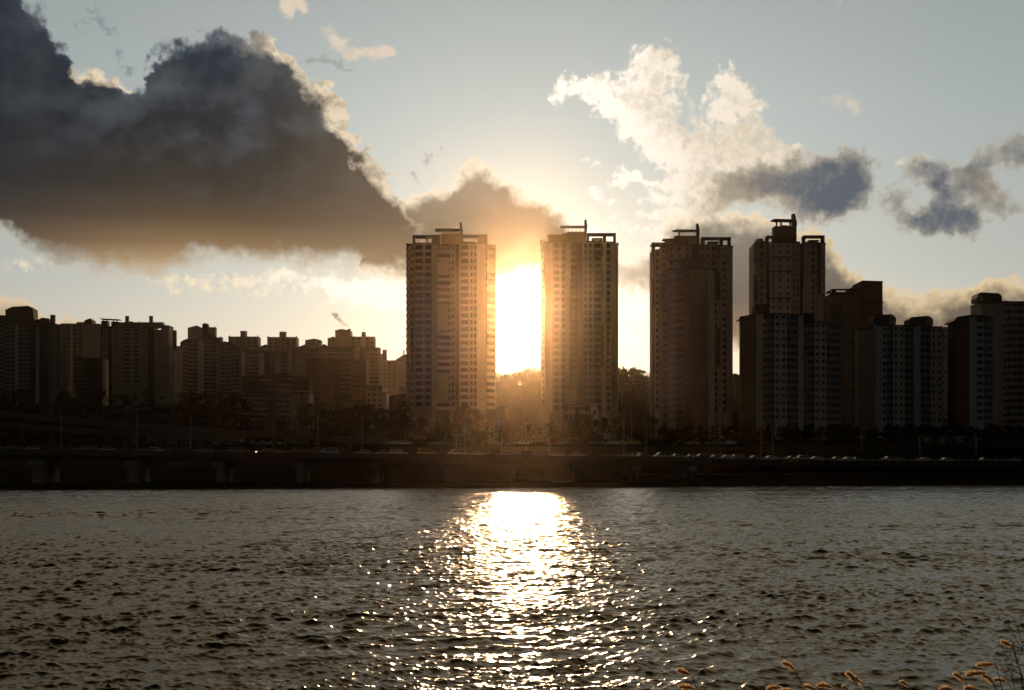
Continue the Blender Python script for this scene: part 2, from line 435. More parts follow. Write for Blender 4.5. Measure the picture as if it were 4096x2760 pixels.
class MB:
    """collects boxes, prisms, tubes into one mesh with several materials"""
    def __init__(s): s.v = []; s.f = []; s.mi = []; s.mats = []; s.smooth = []
    def _m(s, m):
        if m not in s.mats: s.mats.append(m)
        return s.mats.index(m)
    def add(s, vs, fs, m, smooth=False):
        o = len(s.v); k = s._m(m)
        s.v += [tuple(v) for v in vs]
        for f in fs:
            s.f.append(tuple(i + o for i in f)); s.mi.append(k); s.smooth.append(smooth)
    def box(s, x0, x1, y0, y1, z0, z1, m):
        if x0 > x1: x0, x1 = x1, x0
        if y0 > y1: y0, y1 = y1, y0
        if z0 > z1: z0, z1 = z1, z0
        s.add([(x0, y0, z0), (x1, y0, z0), (x1, y1, z0), (x0, y1, z0), (x0, y0, z1), (x1, y0, z1), (x1, y1, z1), (x0, y1, z1)],
              [(0, 3, 2, 1), (4, 5, 6, 7), (0, 1, 5, 4), (1, 2, 6, 5), (2, 3, 7, 6), (3, 0, 4, 7)], m)
    def obox(s, A, u, n, u0, u1, n0, n1, z0, z1, m):
        """box in a facet frame: A origin, u along, n outward (2D)"""
        P = lambda a, b, z: (A[0] + u[0] * a + n[0] * b, A[1] + u[1] * a + n[1] * b, z)
        s.add([P(u0, n0, z0), P(u1, n0, z0), P(u1, n1, z0), P(u0, n1, z0), P(u0, n0, z1), P(u1, n0, z1), P(u1, n1, z1), P(u0, n1, z1)],
              [(0, 1, 2, 3), (4, 7, 6, 5), (0, 4, 5, 1), (1, 5, 6, 2), (2, 6, 7, 3), (3, 7, 4, 0)], m)
    def prism(s, poly, z0, z1, m, top=None):
        n = len(poly)
        # counter-clockwise seen from above gives outward normals
        ar = sum(poly[i][0] * poly[(i + 1) % n][1] - poly[(i + 1) % n][0] * poly[i][1] for i in range(n))
        if ar < 0: poly = poly[::-1]
        tp = top if top else poly
        if top and ar < 0: tp = top[::-1]
        vs = [(x, y, z0) for x, y in poly] + [(x, y, z1) for x, y in tp]
        fs = [(i, (i + 1) % n, n + (i + 1) % n, n + i) for i in range(n)]
        fs += [tuple(range(n))[::-1], tuple(range(n, 2 * n))]
        s.add(vs, fs, m)
    def slab_profile(s, prof, y0, y1, m):
        """closed x-z outline extruded along y"""
        n = len(prof)
        ar = sum(prof[i][0] * prof[(i + 1) % n][1] - prof[(i + 1) % n][0] * prof[i][1] for i in range(n))
        if ar < 0: prof = prof[::-1]
        vs = [(x, y0, z) for x, z in prof] + [(x, y1, z) for x, z in prof]
        fs = [(i, n + i, n + (i + 1) % n, (i + 1) % n)[::-1] for i in range(n)]
        fs += [tuple(range(n)), tuple(range(n, 2 * n))[::-1]]
        s.add(vs, fs, m)
    def tube(s, pts, rads, m, seg=6, cap=True, smooth=True):
        pts = [Vector(p) for p in pts]
        if not hasattr(rads, '__len__'): rads = [rads] * len(pts)
        vs = []; fs = []
        for i, p in enumerate(pts):
            d = (pts[min(i + 1, len(pts) - 1)] - pts[max(i - 1, 0)])
            d = d.normalized() if d.length > 1e-9 else Vector((0, 0, 1))
            a = d.orthogonal().normalized() if abs(d.z) < .999 else Vector((1, 0, 0))
            if abs(d.z) < .999: a = d.cross(Vector((0, 0, 1))).normalized()
            b = d.cross(a).normalized()
            for k in range(seg):
                t = 2 * math.pi * k / seg
                vs.append(p + (a * math.cos(t) + b * math.sin(t)) * rads[i])
        for i in range(len(pts) - 1):
            for k in range(seg):
                fs.append((i * seg + k, i * seg + (k + 1) % seg, (i + 1) * seg + (k + 1) % seg, (i + 1) * seg + k))
        if cap:
            fs.append(tuple(range(seg))[::-1]); fs.append(tuple(range((len(pts) - 1) * seg, len(pts) * seg)))
        s.add(vs, fs, m, smooth)
    def mesh(s, name):
        me = bpy.data.meshes.new(name)
        me.from_pydata(s.v, [], s.f)
        for m in s.mats: me.materials.append(m)
        me.polygons.foreach_set('material_index', s.mi)
        me.polygons.foreach_set('use_smooth', s.smooth)
        me.update()
        return me
    def build(s, name, parent=None, loc=None):
        return link(name, s.mesh(name), parent, loc)

def grid_mesh(name, X, Y, Z, m, smooth=True):
    """quad grid from 2D arrays"""
    r, c = X.shape
    me = bpy.data.meshes.new(name)
    co = np.stack([X, Y, Z], -1).reshape(-1, 3).astype(np.float32)
    me.vertices.add(r * c); me.vertices.foreach_set('co', co.ravel())
    i = (np.arange(r - 1)[:, None] * c + np.arange(c - 1)[None, :]).ravel()
    q = np.stack([i, i + 1, i + c + 1, i + c], -1).astype(np.int32)
    me.loops.add(q.size); me.loops.foreach_set('vertex_index', q.ravel())
    me.polygons.add(len(q)); me.polygons.foreach_set('loop_start', np.arange(len(q), dtype=np.int32) * 4)
    me.polygons.foreach_set('use_smooth', np.full(len(q), smooth))
    me.update(calc_edges=True)
    me.materials.append(m)
    return me

def vnoise(x, y, seed=0):
    """value noise on numpy arrays"""
    rs = np.random.RandomState(seed); T = rs.rand(256, 256)
    xi = np.floor(x).astype(int); yi = np.floor(y).astype(int)
    fx = x - xi; fy = y - yi
    fx = fx * fx * (3 - 2 * fx); fy = fy * fy * (3 - 2 * fy)
    g = lambda a, b: T[a % 256, b % 256]
    return (g(xi, yi) * (1 - fx) + g(xi + 1, yi) * fx) * (1 - fy) + (g(xi, yi + 1) * (1 - fx) + g(xi + 1, yi + 1) * fx) * fy

# ------------------------------------------------------------------ river
# far shore line: distance grows from left to right as in the photograph
def shore_y(px):                                     # distance of the far waterline in photo column px
    row = 1959 - 19 * (px / 4096)
    return CAM_H * F / (row - HZ)
def build_river():
    rs = np.random.RandomState(3)
    # rows spaced with distance, columns fan out
    d = [27.0]
    while d[-1] < 455:
        d.append(d[-1] + 0.040 + 0.0009 * max(0, d[-1] - 30))
    d = np.array(d)
    nu = 1150
    u = np.linspace(-0.56, 0.56, nu)
    D, U = np.meshgrid(d.astype(np.float32), u.astype(np.float32), indexing='ij')
    X = D * U; Y = D
    Z = np.zeros_like(X); DX = np.zeros_like(X); DY = np.zeros_like(X)
    main = math.radians(-76)                           # waves run towards the camera, a little to the right
    cell = np.maximum(d[1:] - d[:-1], 0.03); cell = np.append(cell, cell[-1])[:, None].astype(np.float32)
    bands = [(0.13, 0.42, 34), (0.42, 1.1, 30), (1.1, 2.6, 24), (2.6, 6.5, 14)]
    for bi, (l0, l1, nb_) in enumerate(bands):
        lw = 0.5 * (l0 + l1)
        # patches of livelier and calmer water, finer for the shorter waves
        ps = 2.5 + 3.0 * lw
        patch = (0.45 + 0.85 * vnoise(X / (ps * 2.2) + 31 * bi, Y / ps + 17, 5 + bi) * (0.55 + 0.9 * vnoise(X / 34 + 9, Y / 60 + 4, 9 + bi))).astype(np.float32)
        for lam in np.geomspace(l0, l1, nb_):
            k = 2 * math.pi / lam
            th = main + rs.normal(0, 0.80 if lam < 0.9 else 0.45)
            slope = (0.060 if lam < 0.42 else 0.056) if lam < 1.2 else 0.056 * (1.2 / lam) ** 1.0
            a = slope / k * (1.12 if lam < 0.9 else 0.86)
            ph = rs.rand() * 6.283
            kx, ky = k * math.cos(th), k * math.sin(th)
            fade = np.clip((lam / cell - 2.3) / 2.6, 0, 1)
            n = int(np.argmin(fade[:, 0] > 0)) if (fade[:, 0] <= 0).any() else len(d)
            if n < 2: continue
            arg = kx * X[:n] + ky * Y[:n] + ph
            ag = a * fade[:n] * patch[:n]
            c_, s = np.cos(arg), np.sin(arg)
            Z[:n] += ag * (c_ + 0.22 * (2 * c_ * c_ - 1))
            s *= ag * 0.85
            DX[:n] -= s * math.cos(th); DY[:n] -= s * math.sin(th)
    me = grid_mesh('river', X + DX, Y + DY, Z, water_mat())
    o = link('river', me)
    tag(o, kind='structure')
build_river()

# ------------------------------------------------------------------ haze
def build_haze():
    m = bpy.data.materials.new('haze')
    m.use_nodes = True
    t = m.node_tree; t.nodes.clear()
    v = t.nodes.new('ShaderNodeVolumePrincipled')
    v.inputs['Color'].default_value = (1.0, 0.84, 0.62, 1)
    v.inputs['Density'].default_value = HAZE_D
    v.inputs['Anisotropy'].default_value = HAZE_G
    o = t.nodes.new('ShaderNodeOutputMaterial')
    t.links.new(v.outputs[0], o.inputs['Volume'])
    mb = MB()
    mb.box(-1000, 1000, -70, 1520, -5, 127, m)
    tag(mb.build('haze'), kind='stuff')
HAZE_D, HAZE_G = 0.0000140, 0.963
build_haze()
# ------------------------------------------------------------------ ground
def smooth01(t): t = np.clip(t, 0, 1); return t * t * (3 - 2 * t)
def shore_np(X):
    """distance of the waterline for lateral position X (metres)"""
    Yv = np.full_like(np.asarray(X, float), 350.0)
    for _ in range(4):
        pxv = np.clip(2048 + X * F / Yv, -2500, 6500)
        Yv = CAM_H * F / (1959 - 19 * (pxv / 4096) - HZ)
    return Yv
def ground_z(X, Y):
    X = np.asarray(X, float); Y = np.asarray(Y, float)
    s = Y - shore_np(X)
    right = smooth01((X - 40) / 35)                    # 0 under the viaduct, 1 on the road embankment
    z = -3.0 + 4.2 * smooth01((s + 5) / 7)
    up0 = 24 + 0 * X
    bank = 5.8 * smooth01((s - up0) / 14) * (1 - right) + (2.2 * smooth01((s - 3) / 4) + 3.6 * smooth01((s - 11) / 14)) * right
    z = z + bank
    z = z + 4.7 * smooth01((Y - 426) / 9) * smooth01((s - 24) / 20 + right) + 5.0 * smooth01((Y - 470) / 110) + 29.0 * smooth01((Y - 640) / 170) * (1 - 0.16 * smooth01((-X - 60) / 80)) \
        + 14.0 * np.exp(-((X - 22) / 60.0) ** 2 - ((Y - 800) / 70.0) ** 2) * 0.5
    z = z + (vnoise(X / 26 + 40, Y / 26 + 40, 2) - 0.5) * 3.0 * smooth01((Y - 620) / 80)
    z = z - 26.0 * smooth01((Y - 1150) / 500)
    # the near bank, below the frame
    z = np.where(Y < 60, -3.0 + 3.5 * smooth01((33.5 - Y) / 5) + 3.0 * smooth01((22 - Y) / 20), z)
    return z
M_ground = mat('soil_and_grass', (0.026, 0.023, 0.015), 1.0, spec=0.0, vary=0.5, vscale=0.15, bump=0.4, bscale=1.5)
def build_ground():
    ys = np.concatenate([np.linspace(-60, 0, 8), np.linspace(4, 60, 40), np.linspace(80, 290, 12), np.arange(296, 470, 3.0), np.arange(474, 1250, 8.0), np.linspace(1260, 1500, 12)])
    us = np.linspace(-1, 1, 150)
    X = np.outer(np.maximum(120, ys * 0.62), us)
    Y = np.repeat(ys[:, None], 150, 1)
    Z = ground_z(X, Y)
    o = link('ground', grid_mesh('ground', X, Y, Z, M_ground))
    tag(o, kind='structure')
build_ground()
def gz(x, y): return float(ground_z(np.array([x]), np.array([y]))[0])

# ------------------------------------------------------------------ building materials
W_light = mat('painted_concrete_pale', (0.31, 0.295, 0.285), 0.85, vary=0.26, vscale=0.22)
W_white = mat('painted_concrete_white', (0.46, 0.455, 0.44), 0.85, vary=0.20, vscale=0.22)
W_blue = mat('painted_concrete_blue_grey', (0.40, 0.45, 0.50), 0.85, vary=0.08, vscale=0.25)
W_mid = mat('painted_concrete_grey', (0.26, 0.24, 0.22), 0.85, vary=0.12, vscale=0.25)
W_brown = mat('painted_concrete_brown', (0.17, 0.13, 0.10), 0.85, vary=0.28, vscale=0.22)
W_red = mat('brick_brown_red', (0.19, 0.10, 0.065), 0.9, vary=0.18, vscale=0.6)
W_dark = mat('dark_cladding', (0.055, 0.048, 0.044), 0.7, vary=0.15, vscale=0.3)
W_core = mat('dark_inner_wall', (0.075, 0.070, 0.066), 0.8, vary=0.15, vscale=0.3)  # dark base colour of the core behind windows and balconies
W_roof = mat('roof_felt', (0.05, 0.042, 0.038), 0.85, vary=0.2, vscale=0.4)
W_glass = mat('window_glass', (0.012, 0.014, 0.016), 0.22, spec=0.35)
def curtains(m):
    t = m.node_tree; G.tree = t
    oi = G.node('ShaderNodeObjectInfo')
    r_ = G(oi.outputs['Random'])
    c = mixc(ramp01(r_, .70, .72), (0.012, 0.014, 0.016), mixc(ramp01(r_, .86, .88), (0.10, 0.095, 0.085), (0.045, 0.05, 0.05)))
    G.put(t.nodes['Principled BSDF'].inputs['Base Color'], c)
curtains(W_glass)
W_frame = mat('window_frame_pale', (0.22, 0.22, 0.22), 0.5)
W_steel = mat('galvanised_steel', (0.16, 0.165, 0.17), 0.6, metal=0.2)
CODE = {'L': W_light, 'W': W_white, 'U': W_blue, 'M': W_mid, 'B': W_brown, 'R': W_red, 'D': W_dark, 'K': W_core}

WCACHE = {}
def window_mb(w, h):
    mb = MB()
    t = 0.07
    mb.box(-w / 2 + t, w / 2 - t, 0.0, 0.03, t, h - t, W_glass)
    mb.box(-w / 2, w / 2, -0.04, 0.06, 0, t, W_frame)
    mb.box(-w / 2, w / 2, -0.04, 0.06, h - t, h, W_frame)
    for x in (-w / 2, w / 2 - t): mb.box(x, x + t, -0.038, 0.058, t, h - t, W_frame)
    k = max(1, int(round(w / 1.3)))
    for i in range(1, k):
        x = -w / 2 + w * i / k
        mb.box(x - 0.03, x + 0.03, -0.03, 0.0, t, h - t, W_frame)
    return mb
def window_mesh(w, h):
    key = (round(w, 1), round(h, 1))
    if key not in WCACHE: WCACHE[key] = window_mb(key[0], key[1]).mesh('window')
    return WCACHE[key]

def gable(mb, x0, x1, z0, z1, zr, y0, y1, m, ridge=0.5, flat=0.0):
    """block with a pitched top; flat > 0 gives a gambrel-like clipped ridge"""
    xm = x0 + (x1 - x0) * ridge
    if flat: pr = [(x0, z0), (x1, z0), (x1, z1), (xm + flat, zr), (xm - flat, zr), (x0, z1)]
    else: pr = [(x0, z0), (x1, z0), (x1, z1), (xm, zr), (x0, z1)]
    mb.slab_profile(pr, y0, y1, m)

def building(name, label, Y, base, fh, facets, depth=14.0, top=None, group=None, cat='apartment building', roof_over=0.35, lit=(), rail=False, maxwin=100):
    """facets: (px0, px1, dy0, dy1, top_row, kind...) from left to right.
    kinds: 's' solid, 'w' n columns of windows, 'b' balcony bands; colour code letter."""
    xc = PX((facets[0][0] + facets[-1][1]) / 2, Y)
    zb = PZ(base, Y)
    zg = min(gz(xc, Y), zb) - 1.5
    root = thing(name, label, cat, (xc, Y, zg), group=group)
    wall = MB(); core = MB(); roofm = MB(); wins = []
    t = 0.35
    for fc in facets:
        px0, px1, d0, d1, tp, kind = fc[:6]
        A = Vector((PX(px0, Y + d0) - xc, d0)); B = Vector((PX(px1, Y + d1) - xc, d1))
        L = (B - A).length
        u = (B - A) / L; n = Vector((u.y, -u.x))          # outward = towards the camera
        zt = PZ(tp, Y) - zg; z0 = 0.0
        # core block behind this facet
        back = depth
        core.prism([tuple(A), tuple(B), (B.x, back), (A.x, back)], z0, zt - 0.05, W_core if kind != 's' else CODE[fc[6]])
        if kind == 's':
            wall.obox(A, u, n, 0, L, 0.0, t, z0, zt, CODE[fc[6]])
        else:
            nf = int((zt - (zb - zg)) / fh)
            ztop = zt - 0.5
            colr = CODE[fc[6]]
            if kind == 'w':
                nc, wf, hf = fc[7], fc[8], fc[9]
                cw = L / nc; ww = cw * wf; hh = fh * hf
                e = [0.0]
                for c in range(nc):
                    a = c * cw + (cw - ww) / 2
                    e += [a, a + ww]
                e.append(L)
                for i in range(0, len(e), 2):
                    if e[i + 1] - e[i] > 0.02: wall.obox(A, u, n, e[i], e[i + 1], 0.0, t, z0, zt, colr)
                for c in range(nc):
                    a, b = e[1 + 2 * c], e[2 + 2 * c]
                    zprev = zt
                    for f in range(nf):
                        zh = ztop - f * fh; zl = zh - hh
                        wall.obox(A, u, n, a, b, 0.0, t - 0.03, zh, zprev, colr)
                        p = A + u * (a + b) / 2 + n * 0.06
                        wins.append((p.x, p.y, zl, math.atan2(u.y, u.x), b - a, hh))
                        zprev = zl
                    wall.obox(A, u, n, a, b, 0.0, t - 0.03, z0, zprev, colr)
            elif kind == 'b':
                pr = fc[7] if len(fc) > 7 else 0.9         # balcony projection
                seg = fc[8] if len(fc) > 8 else 1
                hh = fh * 0.5; ph = fh - hh - 0.22
                for k in range(seg + 1):
                    a = L * k / seg
                    wall.obox(A, u, n, max(0, a - 0.1), min(L, a + 0.1), 0.0, 0.25, z0, zt, colr)
                wall.obox(A, u, n, 0, L, 0.0, pr * 0.6, zt - 0.4, zt, colr)
                for f in range(nf):
                    zh = zt - 0.42 - f * fh; zl = zh - hh
                    wall.obox(A, u, n, 0.02, L - 0.02, 0.0, pr, zl - ph, zl, colr)
                    for k in range(seg):
                        a = L * k / seg + 0.12; b = L * (k + 1) / seg - 0.12
                        p = A + u * (a + b) / 2 + n * 0.06
                        wins.append((p.x, p.y, zl + 0.03, math.atan2(u.y, u.x), b - a, hh - 0.06))
        # roof slab over this facet
        o = roof_over
        roofm.prism([tuple(A + n * (t + o)), tuple(B + n * (t + o)), (B.x, back + .2), (A.x, back + .2)], zt, zt + 0.45, W_roof)
    w = core.mesh('wall'); 
    # wall = core + cladding in one mesh
    wall2 = MB(); wall2.v = list(core.v); wall2.f = list(core.f); wall2.mi = list(core.mi); wall2.mats = list(core.mats); wall2.smooth = list(core.smooth)
    for i in range(len(wall.f)):
        pass
    off = len(wall2.v); remap = [wall2._m(m) for m in wall.mats]
    wall2.v += wall.v
    wall2.f += [tuple(j + off for j in f) for f in wall.f]; wall2.mi += [remap[k] for k in wall.mi]; wall2.smooth += wall.smooth
    bpy.data.meshes.remove(w)
    wall2.build('wall', root)
    roofm.build('roof', root)
    wins.sort(key=lambda q: -q[2])
    for i, (x, y, z, rz, ww, hh) in enumerate(wins[:maxwin]):
        o = bpy.data.objects.new('window', window_mesh(ww, hh))
        C.objects.link(o); o.parent = root
        o.location = (x, y, z); o.rotation_euler = (0, 0, rz)
    if len(wins) > maxwin:
        mb = MB()
        for (x, y, z, rz, ww, hh) in wins[maxwin:]:
            c, s_ = math.cos(rz), math.sin(rz)
            uu = Vector((c, s_)); nn = Vector((s_, -c)); A = Vector((x, y))
            mb.obox(A, uu, nn, -ww / 2 + .07, ww / 2 - .07, -0.03, 0.0, z + .07, z + hh - .07, W_glass)
            for a, b, c0, d in ((-ww / 2, ww / 2, 0, .07), (-ww / 2, ww / 2, hh - .07, hh), (-ww / 2, -ww / 2 + .07, .07, hh - .07), (ww / 2 - .07, ww / 2, .07, hh - .07)):
                mb.obox(A, uu, nn, a, b, -0.06, 0.04, z + c0, z + d, W_frame)
        tag(mb.build('window', root), kind='stuff')
    root['_zg'] = zg; root['_xc'] = xc; root['_Y'] = Y
    return root

def roof_part(root, name, items):
    """items on a building in photo pixels: (shape, px0, px1, row_top, row_bottom, y0, y1, material, ...)"""
    xc, Y, zg = root['_xc'], root['_Y'], root['_zg']
    if len(items) > 1 and name in ('feature_frame', 'blank_panel', 'cladding_panel', 'roof_turret', 'fascia_sign', 'stair_window', 'side_window', 'roof_gable', 'roof_edge', 'stair_tower', 'roof_sign'):
        for it in items: roof_part(root, name, [it])
        return
    mb = MB()
    for it in items:
        sh, a, b, tp, bt, y0, y1, m = it[:8]
        x0, x1 = PX(a, Y) - xc, PX(b, Y) - xc
        z1, z0 = PZ(tp, Y) - zg, PZ(bt, Y) - zg
        if sh == 'box': mb.box(x0, x1, y0, y1, z0, z1, m)
        elif sh == 'gable':
            ze = PZ(it[8], Y) - zg
            gable(mb, x0, x1, z0, ze, z1, y0, y1, m, it[9] if len(it) > 9 else .5, it[10] if len(it) > 10 else 0)
        elif sh == 'quad':                                # free x-z outline
            pr = [(PX(p, Y) - xc, PZ(q, Y) - zg) for p, q in it[8]]
            mb.slab_profile(pr, y0, y1, m)
        elif sh == 'hip':
            ins = min((x1 - x0) * 0.28, (y1 - y0) * .4); 
            mb.prism([(x0, y0), (x1, y0), (x1, y1), (x0, y1)], z0, z1, m, top=[(x0 + ins, y0 + ins), (x1 - ins, y0 + ins), (x1 - ins, y1 - ins), (x0 + ins, y1 - ins)])
        elif sh == 'grille':
            n_ = it[8]
            for k in range(n_):
                z = z0 + (z1 - z0) * (k + .5) / n_
                mb.box(x0, x1, y0, y1, z - .05, z + .05, m)
            for k in range(5):
                x = x0 + (x1 - x0) * k / 4
                mb.box(x - .06, x + .06, y0 - .02, y1 + .02, z0, z1, m)
        elif sh == 'rail':
            n_ = max(2, int((x1 - x0) / 1.6))
            mb.box(x0, x1, y0, y0 + .06, z1 - .06, z1, m)
            for k in range(n_ + 1):
                x = x0 + (x1 - x0) * k / n_
                mb.box(x - .04, x + .04, y0, y0 + .08, z0, z1 - .06, m)
    return mb.build(name, root)
# ------------------------------------------------------------------ the four tall towers
TW = 'four tall twin-winged towers standing in a row'
D_, L_, M_, K_ = W_dark, W_light, W_mid, W_core

def crown_frame(root, a, b, tp, bt, y0, y1, th_px=7, posts=(), m=None):
    """open rooftop frame: posts, front and rear beams, side beams"""
    m = m or W_dark
    it = []
    it.append(('box', a, b, tp, tp + th_px, y0, y0 + 1.0, m))
    it.append(('box', a, b, tp + .3, tp + th_px + .3, y1 - 1.0, y1, m))
    for q in (a, b - 9): it.append(('box', q + .2, q + 8.8, tp + .6, tp + th_px - .3, y0 + 1.0, y1 - 1.0, m))
    for (p, q) in posts:
        it.append(('box', p, q, tp + th_px, bt, y0 + .05, y0 + .95, m))
    for q in (a, b - 9):
        it.append(('box', q + .4, q + 8.6, tp + th_px, bt, y0 + .06, y0 + .94, m))
        it.append(('box', q + .4, q + 8.6, tp + th_px, bt, y1 - .94, y1 - .06, m))
    return roof_part(root, 'roof_frame', it)

# tower 1 -----------------------------------------------------------
Y = 620.0
t1 = building('apartment_tower', 'tall tower just left of the sun, haze washing over its right half', Y, 1645, 27.2 * Y / F, [
    (1628, 1640, 6.0, 3.0, 990, 'b', 'B', .5), (1640, 1656, 3.0, 2.0, 978, 'w', 'M', 1, .6, .6),
    (1656, 1697, 0.5, 0.0, 976, 'w', 'L', 1, .72, .66), (1697, 1729, 0.0, 0.0, 976, 'w', 'L', 1, .74, .66), (1729, 1746, -.3, -.3, 976, 's', 'W'),
    (1746, 1803, 0.3, 2.0, 984, 'b', 'L', .8), (1803, 1822, 2.0, 2.4, 978, 'w', 'M', 1, .5, .6), (1822, 1838, 4.2, 4.2, 976, 's', 'D'),
    (1838, 1879, 0.8, 0.0, 976, 'w', 'L', 1, .74, .66), (1879, 1908, 0.0, 0.2, 976, 'w', 'L', 2, .62, .66), (1908, 1944, -.3, 0.2, 976, 's', 'W'),
    (1944, 1981, 0.8, 5.0, 980, 'b', 'M', .6)], depth=20, group=TW)
roof_part(t1, 'blank_panel', [('box', 1750, 1795, a, b, -1.2, 0.1, W_light) for a, b in ((1045, 1100), (1215, 1325), (1495, 1600))])
roof_part(t1, 'machine_room', [('box', 1765, 1838, 932, 976, 2, 8, D_)])
roof_part(t1, 'canopy', [('box', 1740, 1842, 912.5, 920.5, 0.8, 5, D_)])
roof_part(t1, 'grille', [('grille', 1773, 1836, 921, 932, 2.4, 2.6, M_, 3)])
roof_part(t1, 'fin', [('quad', 0, 0, 0, 0, 1.0, 4.5, D_, [(1838.5, 888), (1846, 888), (1851, 920), (1846, 952), (1842, 976), (1838.5, 976)])])
crown_frame(t1, 1650, 1760, 940, 976, 0, 5, 8, posts=[(1705, 1711), (1728, 1756)])
roof_part(t1, 'roof_frame', [('quad', 0, 0, 0, 0, -.3, .05, D_, [(1648, 947), (1740, 938.5), (1758, 941), (1758, 946), (1738, 945), (1650, 952)])])
roof_part(t1, 'corner_canopy', [('box', 1624, 1654, 975, 979, -1, 8, D_), ('box', 1626, 1631, 979, 992, 2, 5, D_)])
crown_frame(t1, 1843, 1950, 938, 976, 0, 5, 8, posts=[(1912, 1946)])
roof_part(t1, 'roof_frame', [('box', 1846, 1902, 961, 965, 3, 8, D_), ('box', 1886, 1902, 965, 976, 3.1, 7.9, D_), ('box', 1846, 1852, 965, 976, 3.1, 7.9, D_)])
roof_part(t1, 'roof_rail', [('rail', 1950, 1981, 968, 978, 2, 2, W_steel)])

# tower 2 -----------------------------------------------------------
Y = 640.0
t2 = building('apartment_tower', 'tall apartment tower right of the sun, its left half lost in golden haze', Y, 1645, 27.0 * Y / F, [
    (2165, 2184, 4.5, 1.5, 972, 'w', 'L', 1, .5, .6), (2184, 2210, .8, .4, 970, 's', 'W'), (2210, 2242, 0.2, 0.0, 968, 'w', 'L', 1, .72, .66), (2242, 2262, 0.0, 0.0, 968, 'w', 'L', 1, .66, .66),
    (2262, 2282, -.3, -.3, 968, 's', 'W'), (2282, 2312, 1.2, 2.0, 975, 'b', 'B', .7), (2312, 2332, 4.0, 4.0, 972, 's', 'D'),
    (2332, 2352, 1.0, 0.6, 968, 'w', 'L', 1, .5, .62), (2352, 2372, .6, .4, 968, 'w', 'L', 1, .5, .62), (2372, 2408, 0.2, 0.0, 968, 'w', 'M', 1, .74, .66),
    (2408, 2424, -.3, -.2, 968, 's', 'W'), (2424, 2443, 0.3, 0.6, 970, 'w', 'L', 1, .78, .62), (2443, 2462, 0.6, 1.4, 970, 's', 'L'), (2462, 2470, 1.4, 4.5, 972, 's', 'M')], depth=20, group=TW)
roof_part(t2, 'feature_frame', [('box', 2372, 2411, 1018, 1024, -1.1, 0, D_), ('box', 2405, 2411, 978, 1018, -1.1, 0, D_), ('box', 2372, 2411, 1080, 1086, -1.1, 0, D_), ('box', 2405, 2411, 1086, 1190, -1.1, 0, D_),
                                ('box', 2372, 2411, 1462, 1468, -1.1, 0, D_), ('box', 2405, 2411, 1300, 1462, -1.1, 0, D_)])
roof_part(t2, 'machine_room', [('box', 2268, 2340, 924, 968, 2, 8, W_brown), ('box', 2250, 2268, 927, 968, 3, 11, W_brown)])
roof_part(t2, 'canopy', [('box', 2242, 2340, 901, 906, .8, 5, D_)])
roof_part(t2, 'grille', [('grille', 2274, 2336, 909, 924, 2.4, 2.6, M_, 3)])
roof_part(t2, 'fin', [('quad', 0, 0, 0, 0, 1.0, 4.5, D_, [(2339, 877), (2346, 877), (2350, 902), (2346, 940), (2343, 968), (2339, 968)])])
roof_part(t2, 'roof_block', [('box', 2195, 2266, 942, 968, 1.5, 10, W_brown), ('box', 2189, 2270, 937, 942, .8, 6, D_)])
roof_part(t2, 'corner_canopy', [('box', 2160, 2196, 959, 963, -1, 8, D_), ('box', 2164, 2180, 963, 972, 2, 5, D_)])
crown_frame(t2, 2348, 2464, 932, 970, 0, 5, 7, posts=[(2412, 2424)])
roof_part(t2, 'roof_frame', [('box', 2370, 2412, 947, 952, 3, 8, D_), ('box', 2370, 2378, 952, 968, 3.1, 7.9, D_), ('box', 2404, 2411, 952, 968, 3.1, 7.9, D_)])
roof_part(t2, 'roof_rail', [('rail', 2424, 2456, 960, 969, 5, 5, W_steel)])

# tower 3 -----------------------------------------------------------
t3 = building('apartment_tower', 'tall dark apartment tower rising behind the brown slab block with the blank gable wall', Y, 1660, 27.8 * Y / F, [
    (2612, 2618, 4.5, 3.0, 992, 's', 'D'), (2618, 2642, 2.0, 1.4, 1000, 'w', 'L', 1, .55, .62), (2642, 2668, 1.4, 1.0, 990, 'w', 'M', 1, .5, .6),
    (2668, 2765, 0.0, 0.0, 984, 'w', 'L', 3, .42, .56), (2765, 2800, 1.2, 1.2, 978, 's', 'D'),
    (2800, 2842, .6, .4, 982, 'w', 'M', 2, .5, .6), (2842, 2872, .2, .2, 982, 'w', 'M', 1, .72, .62), (2872, 2890, -.3, -.3, 984, 's', 'L'),
    (2890, 2906, .2, .5, 984, 'w', 'L', 1, .78, .6), (2906, 2922, .6, 1.4, 984, 's', 'L'), (2922, 2928, 1.4, 4.0, 984, 's', 'M')], depth=20, group=TW)
roof_part(t3, 'feature_frame', [('box', 2842, 2880, 1032, 1038, -1.1, 0, D_), ('box', 2872, 2880, 984, 1032, -1.1, 0, D_), ('box', 2860, 2880, 1090, 1200, -1.1, 0, D_), ('box', 2860, 2880, 1310, 1470, -1.1, 0, D_),
                                ('box', 2609, 2618, 990, 1066, -.5, 3, D_), ('box', 2609, 2618, 1118, 1225, -.5, 3, D_), ('box', 2609, 2618, 1330, 1500, -.5, 3, D_), ('box', 2664, 2670, 984, 1045, -1.1, 0, D_), ('box', 2670, 2724, 1039, 1045, -1.1, 0, D_)])
roof_part(t3, 'machine_room', [('box', 2701, 2787, 940, 984, 2, 8, D_), ('box', 2754, 2787, 950, 984, 1, 2, M_), ('box', 2716, 2722, 921, 940, 2.6, 3.4, D_)])
roof_part(t3, 'canopy', [('quad', 0, 0, 0, 0, .8, 5, D_, [(2693, 920), (2710, 915.5), (2790, 917), (2790, 922.5), (2704, 922.5)])])
roof_part(t3, 'grille', [('grille', 2724, 2786, 924, 938, 2.4, 2.6, M_, 3)])
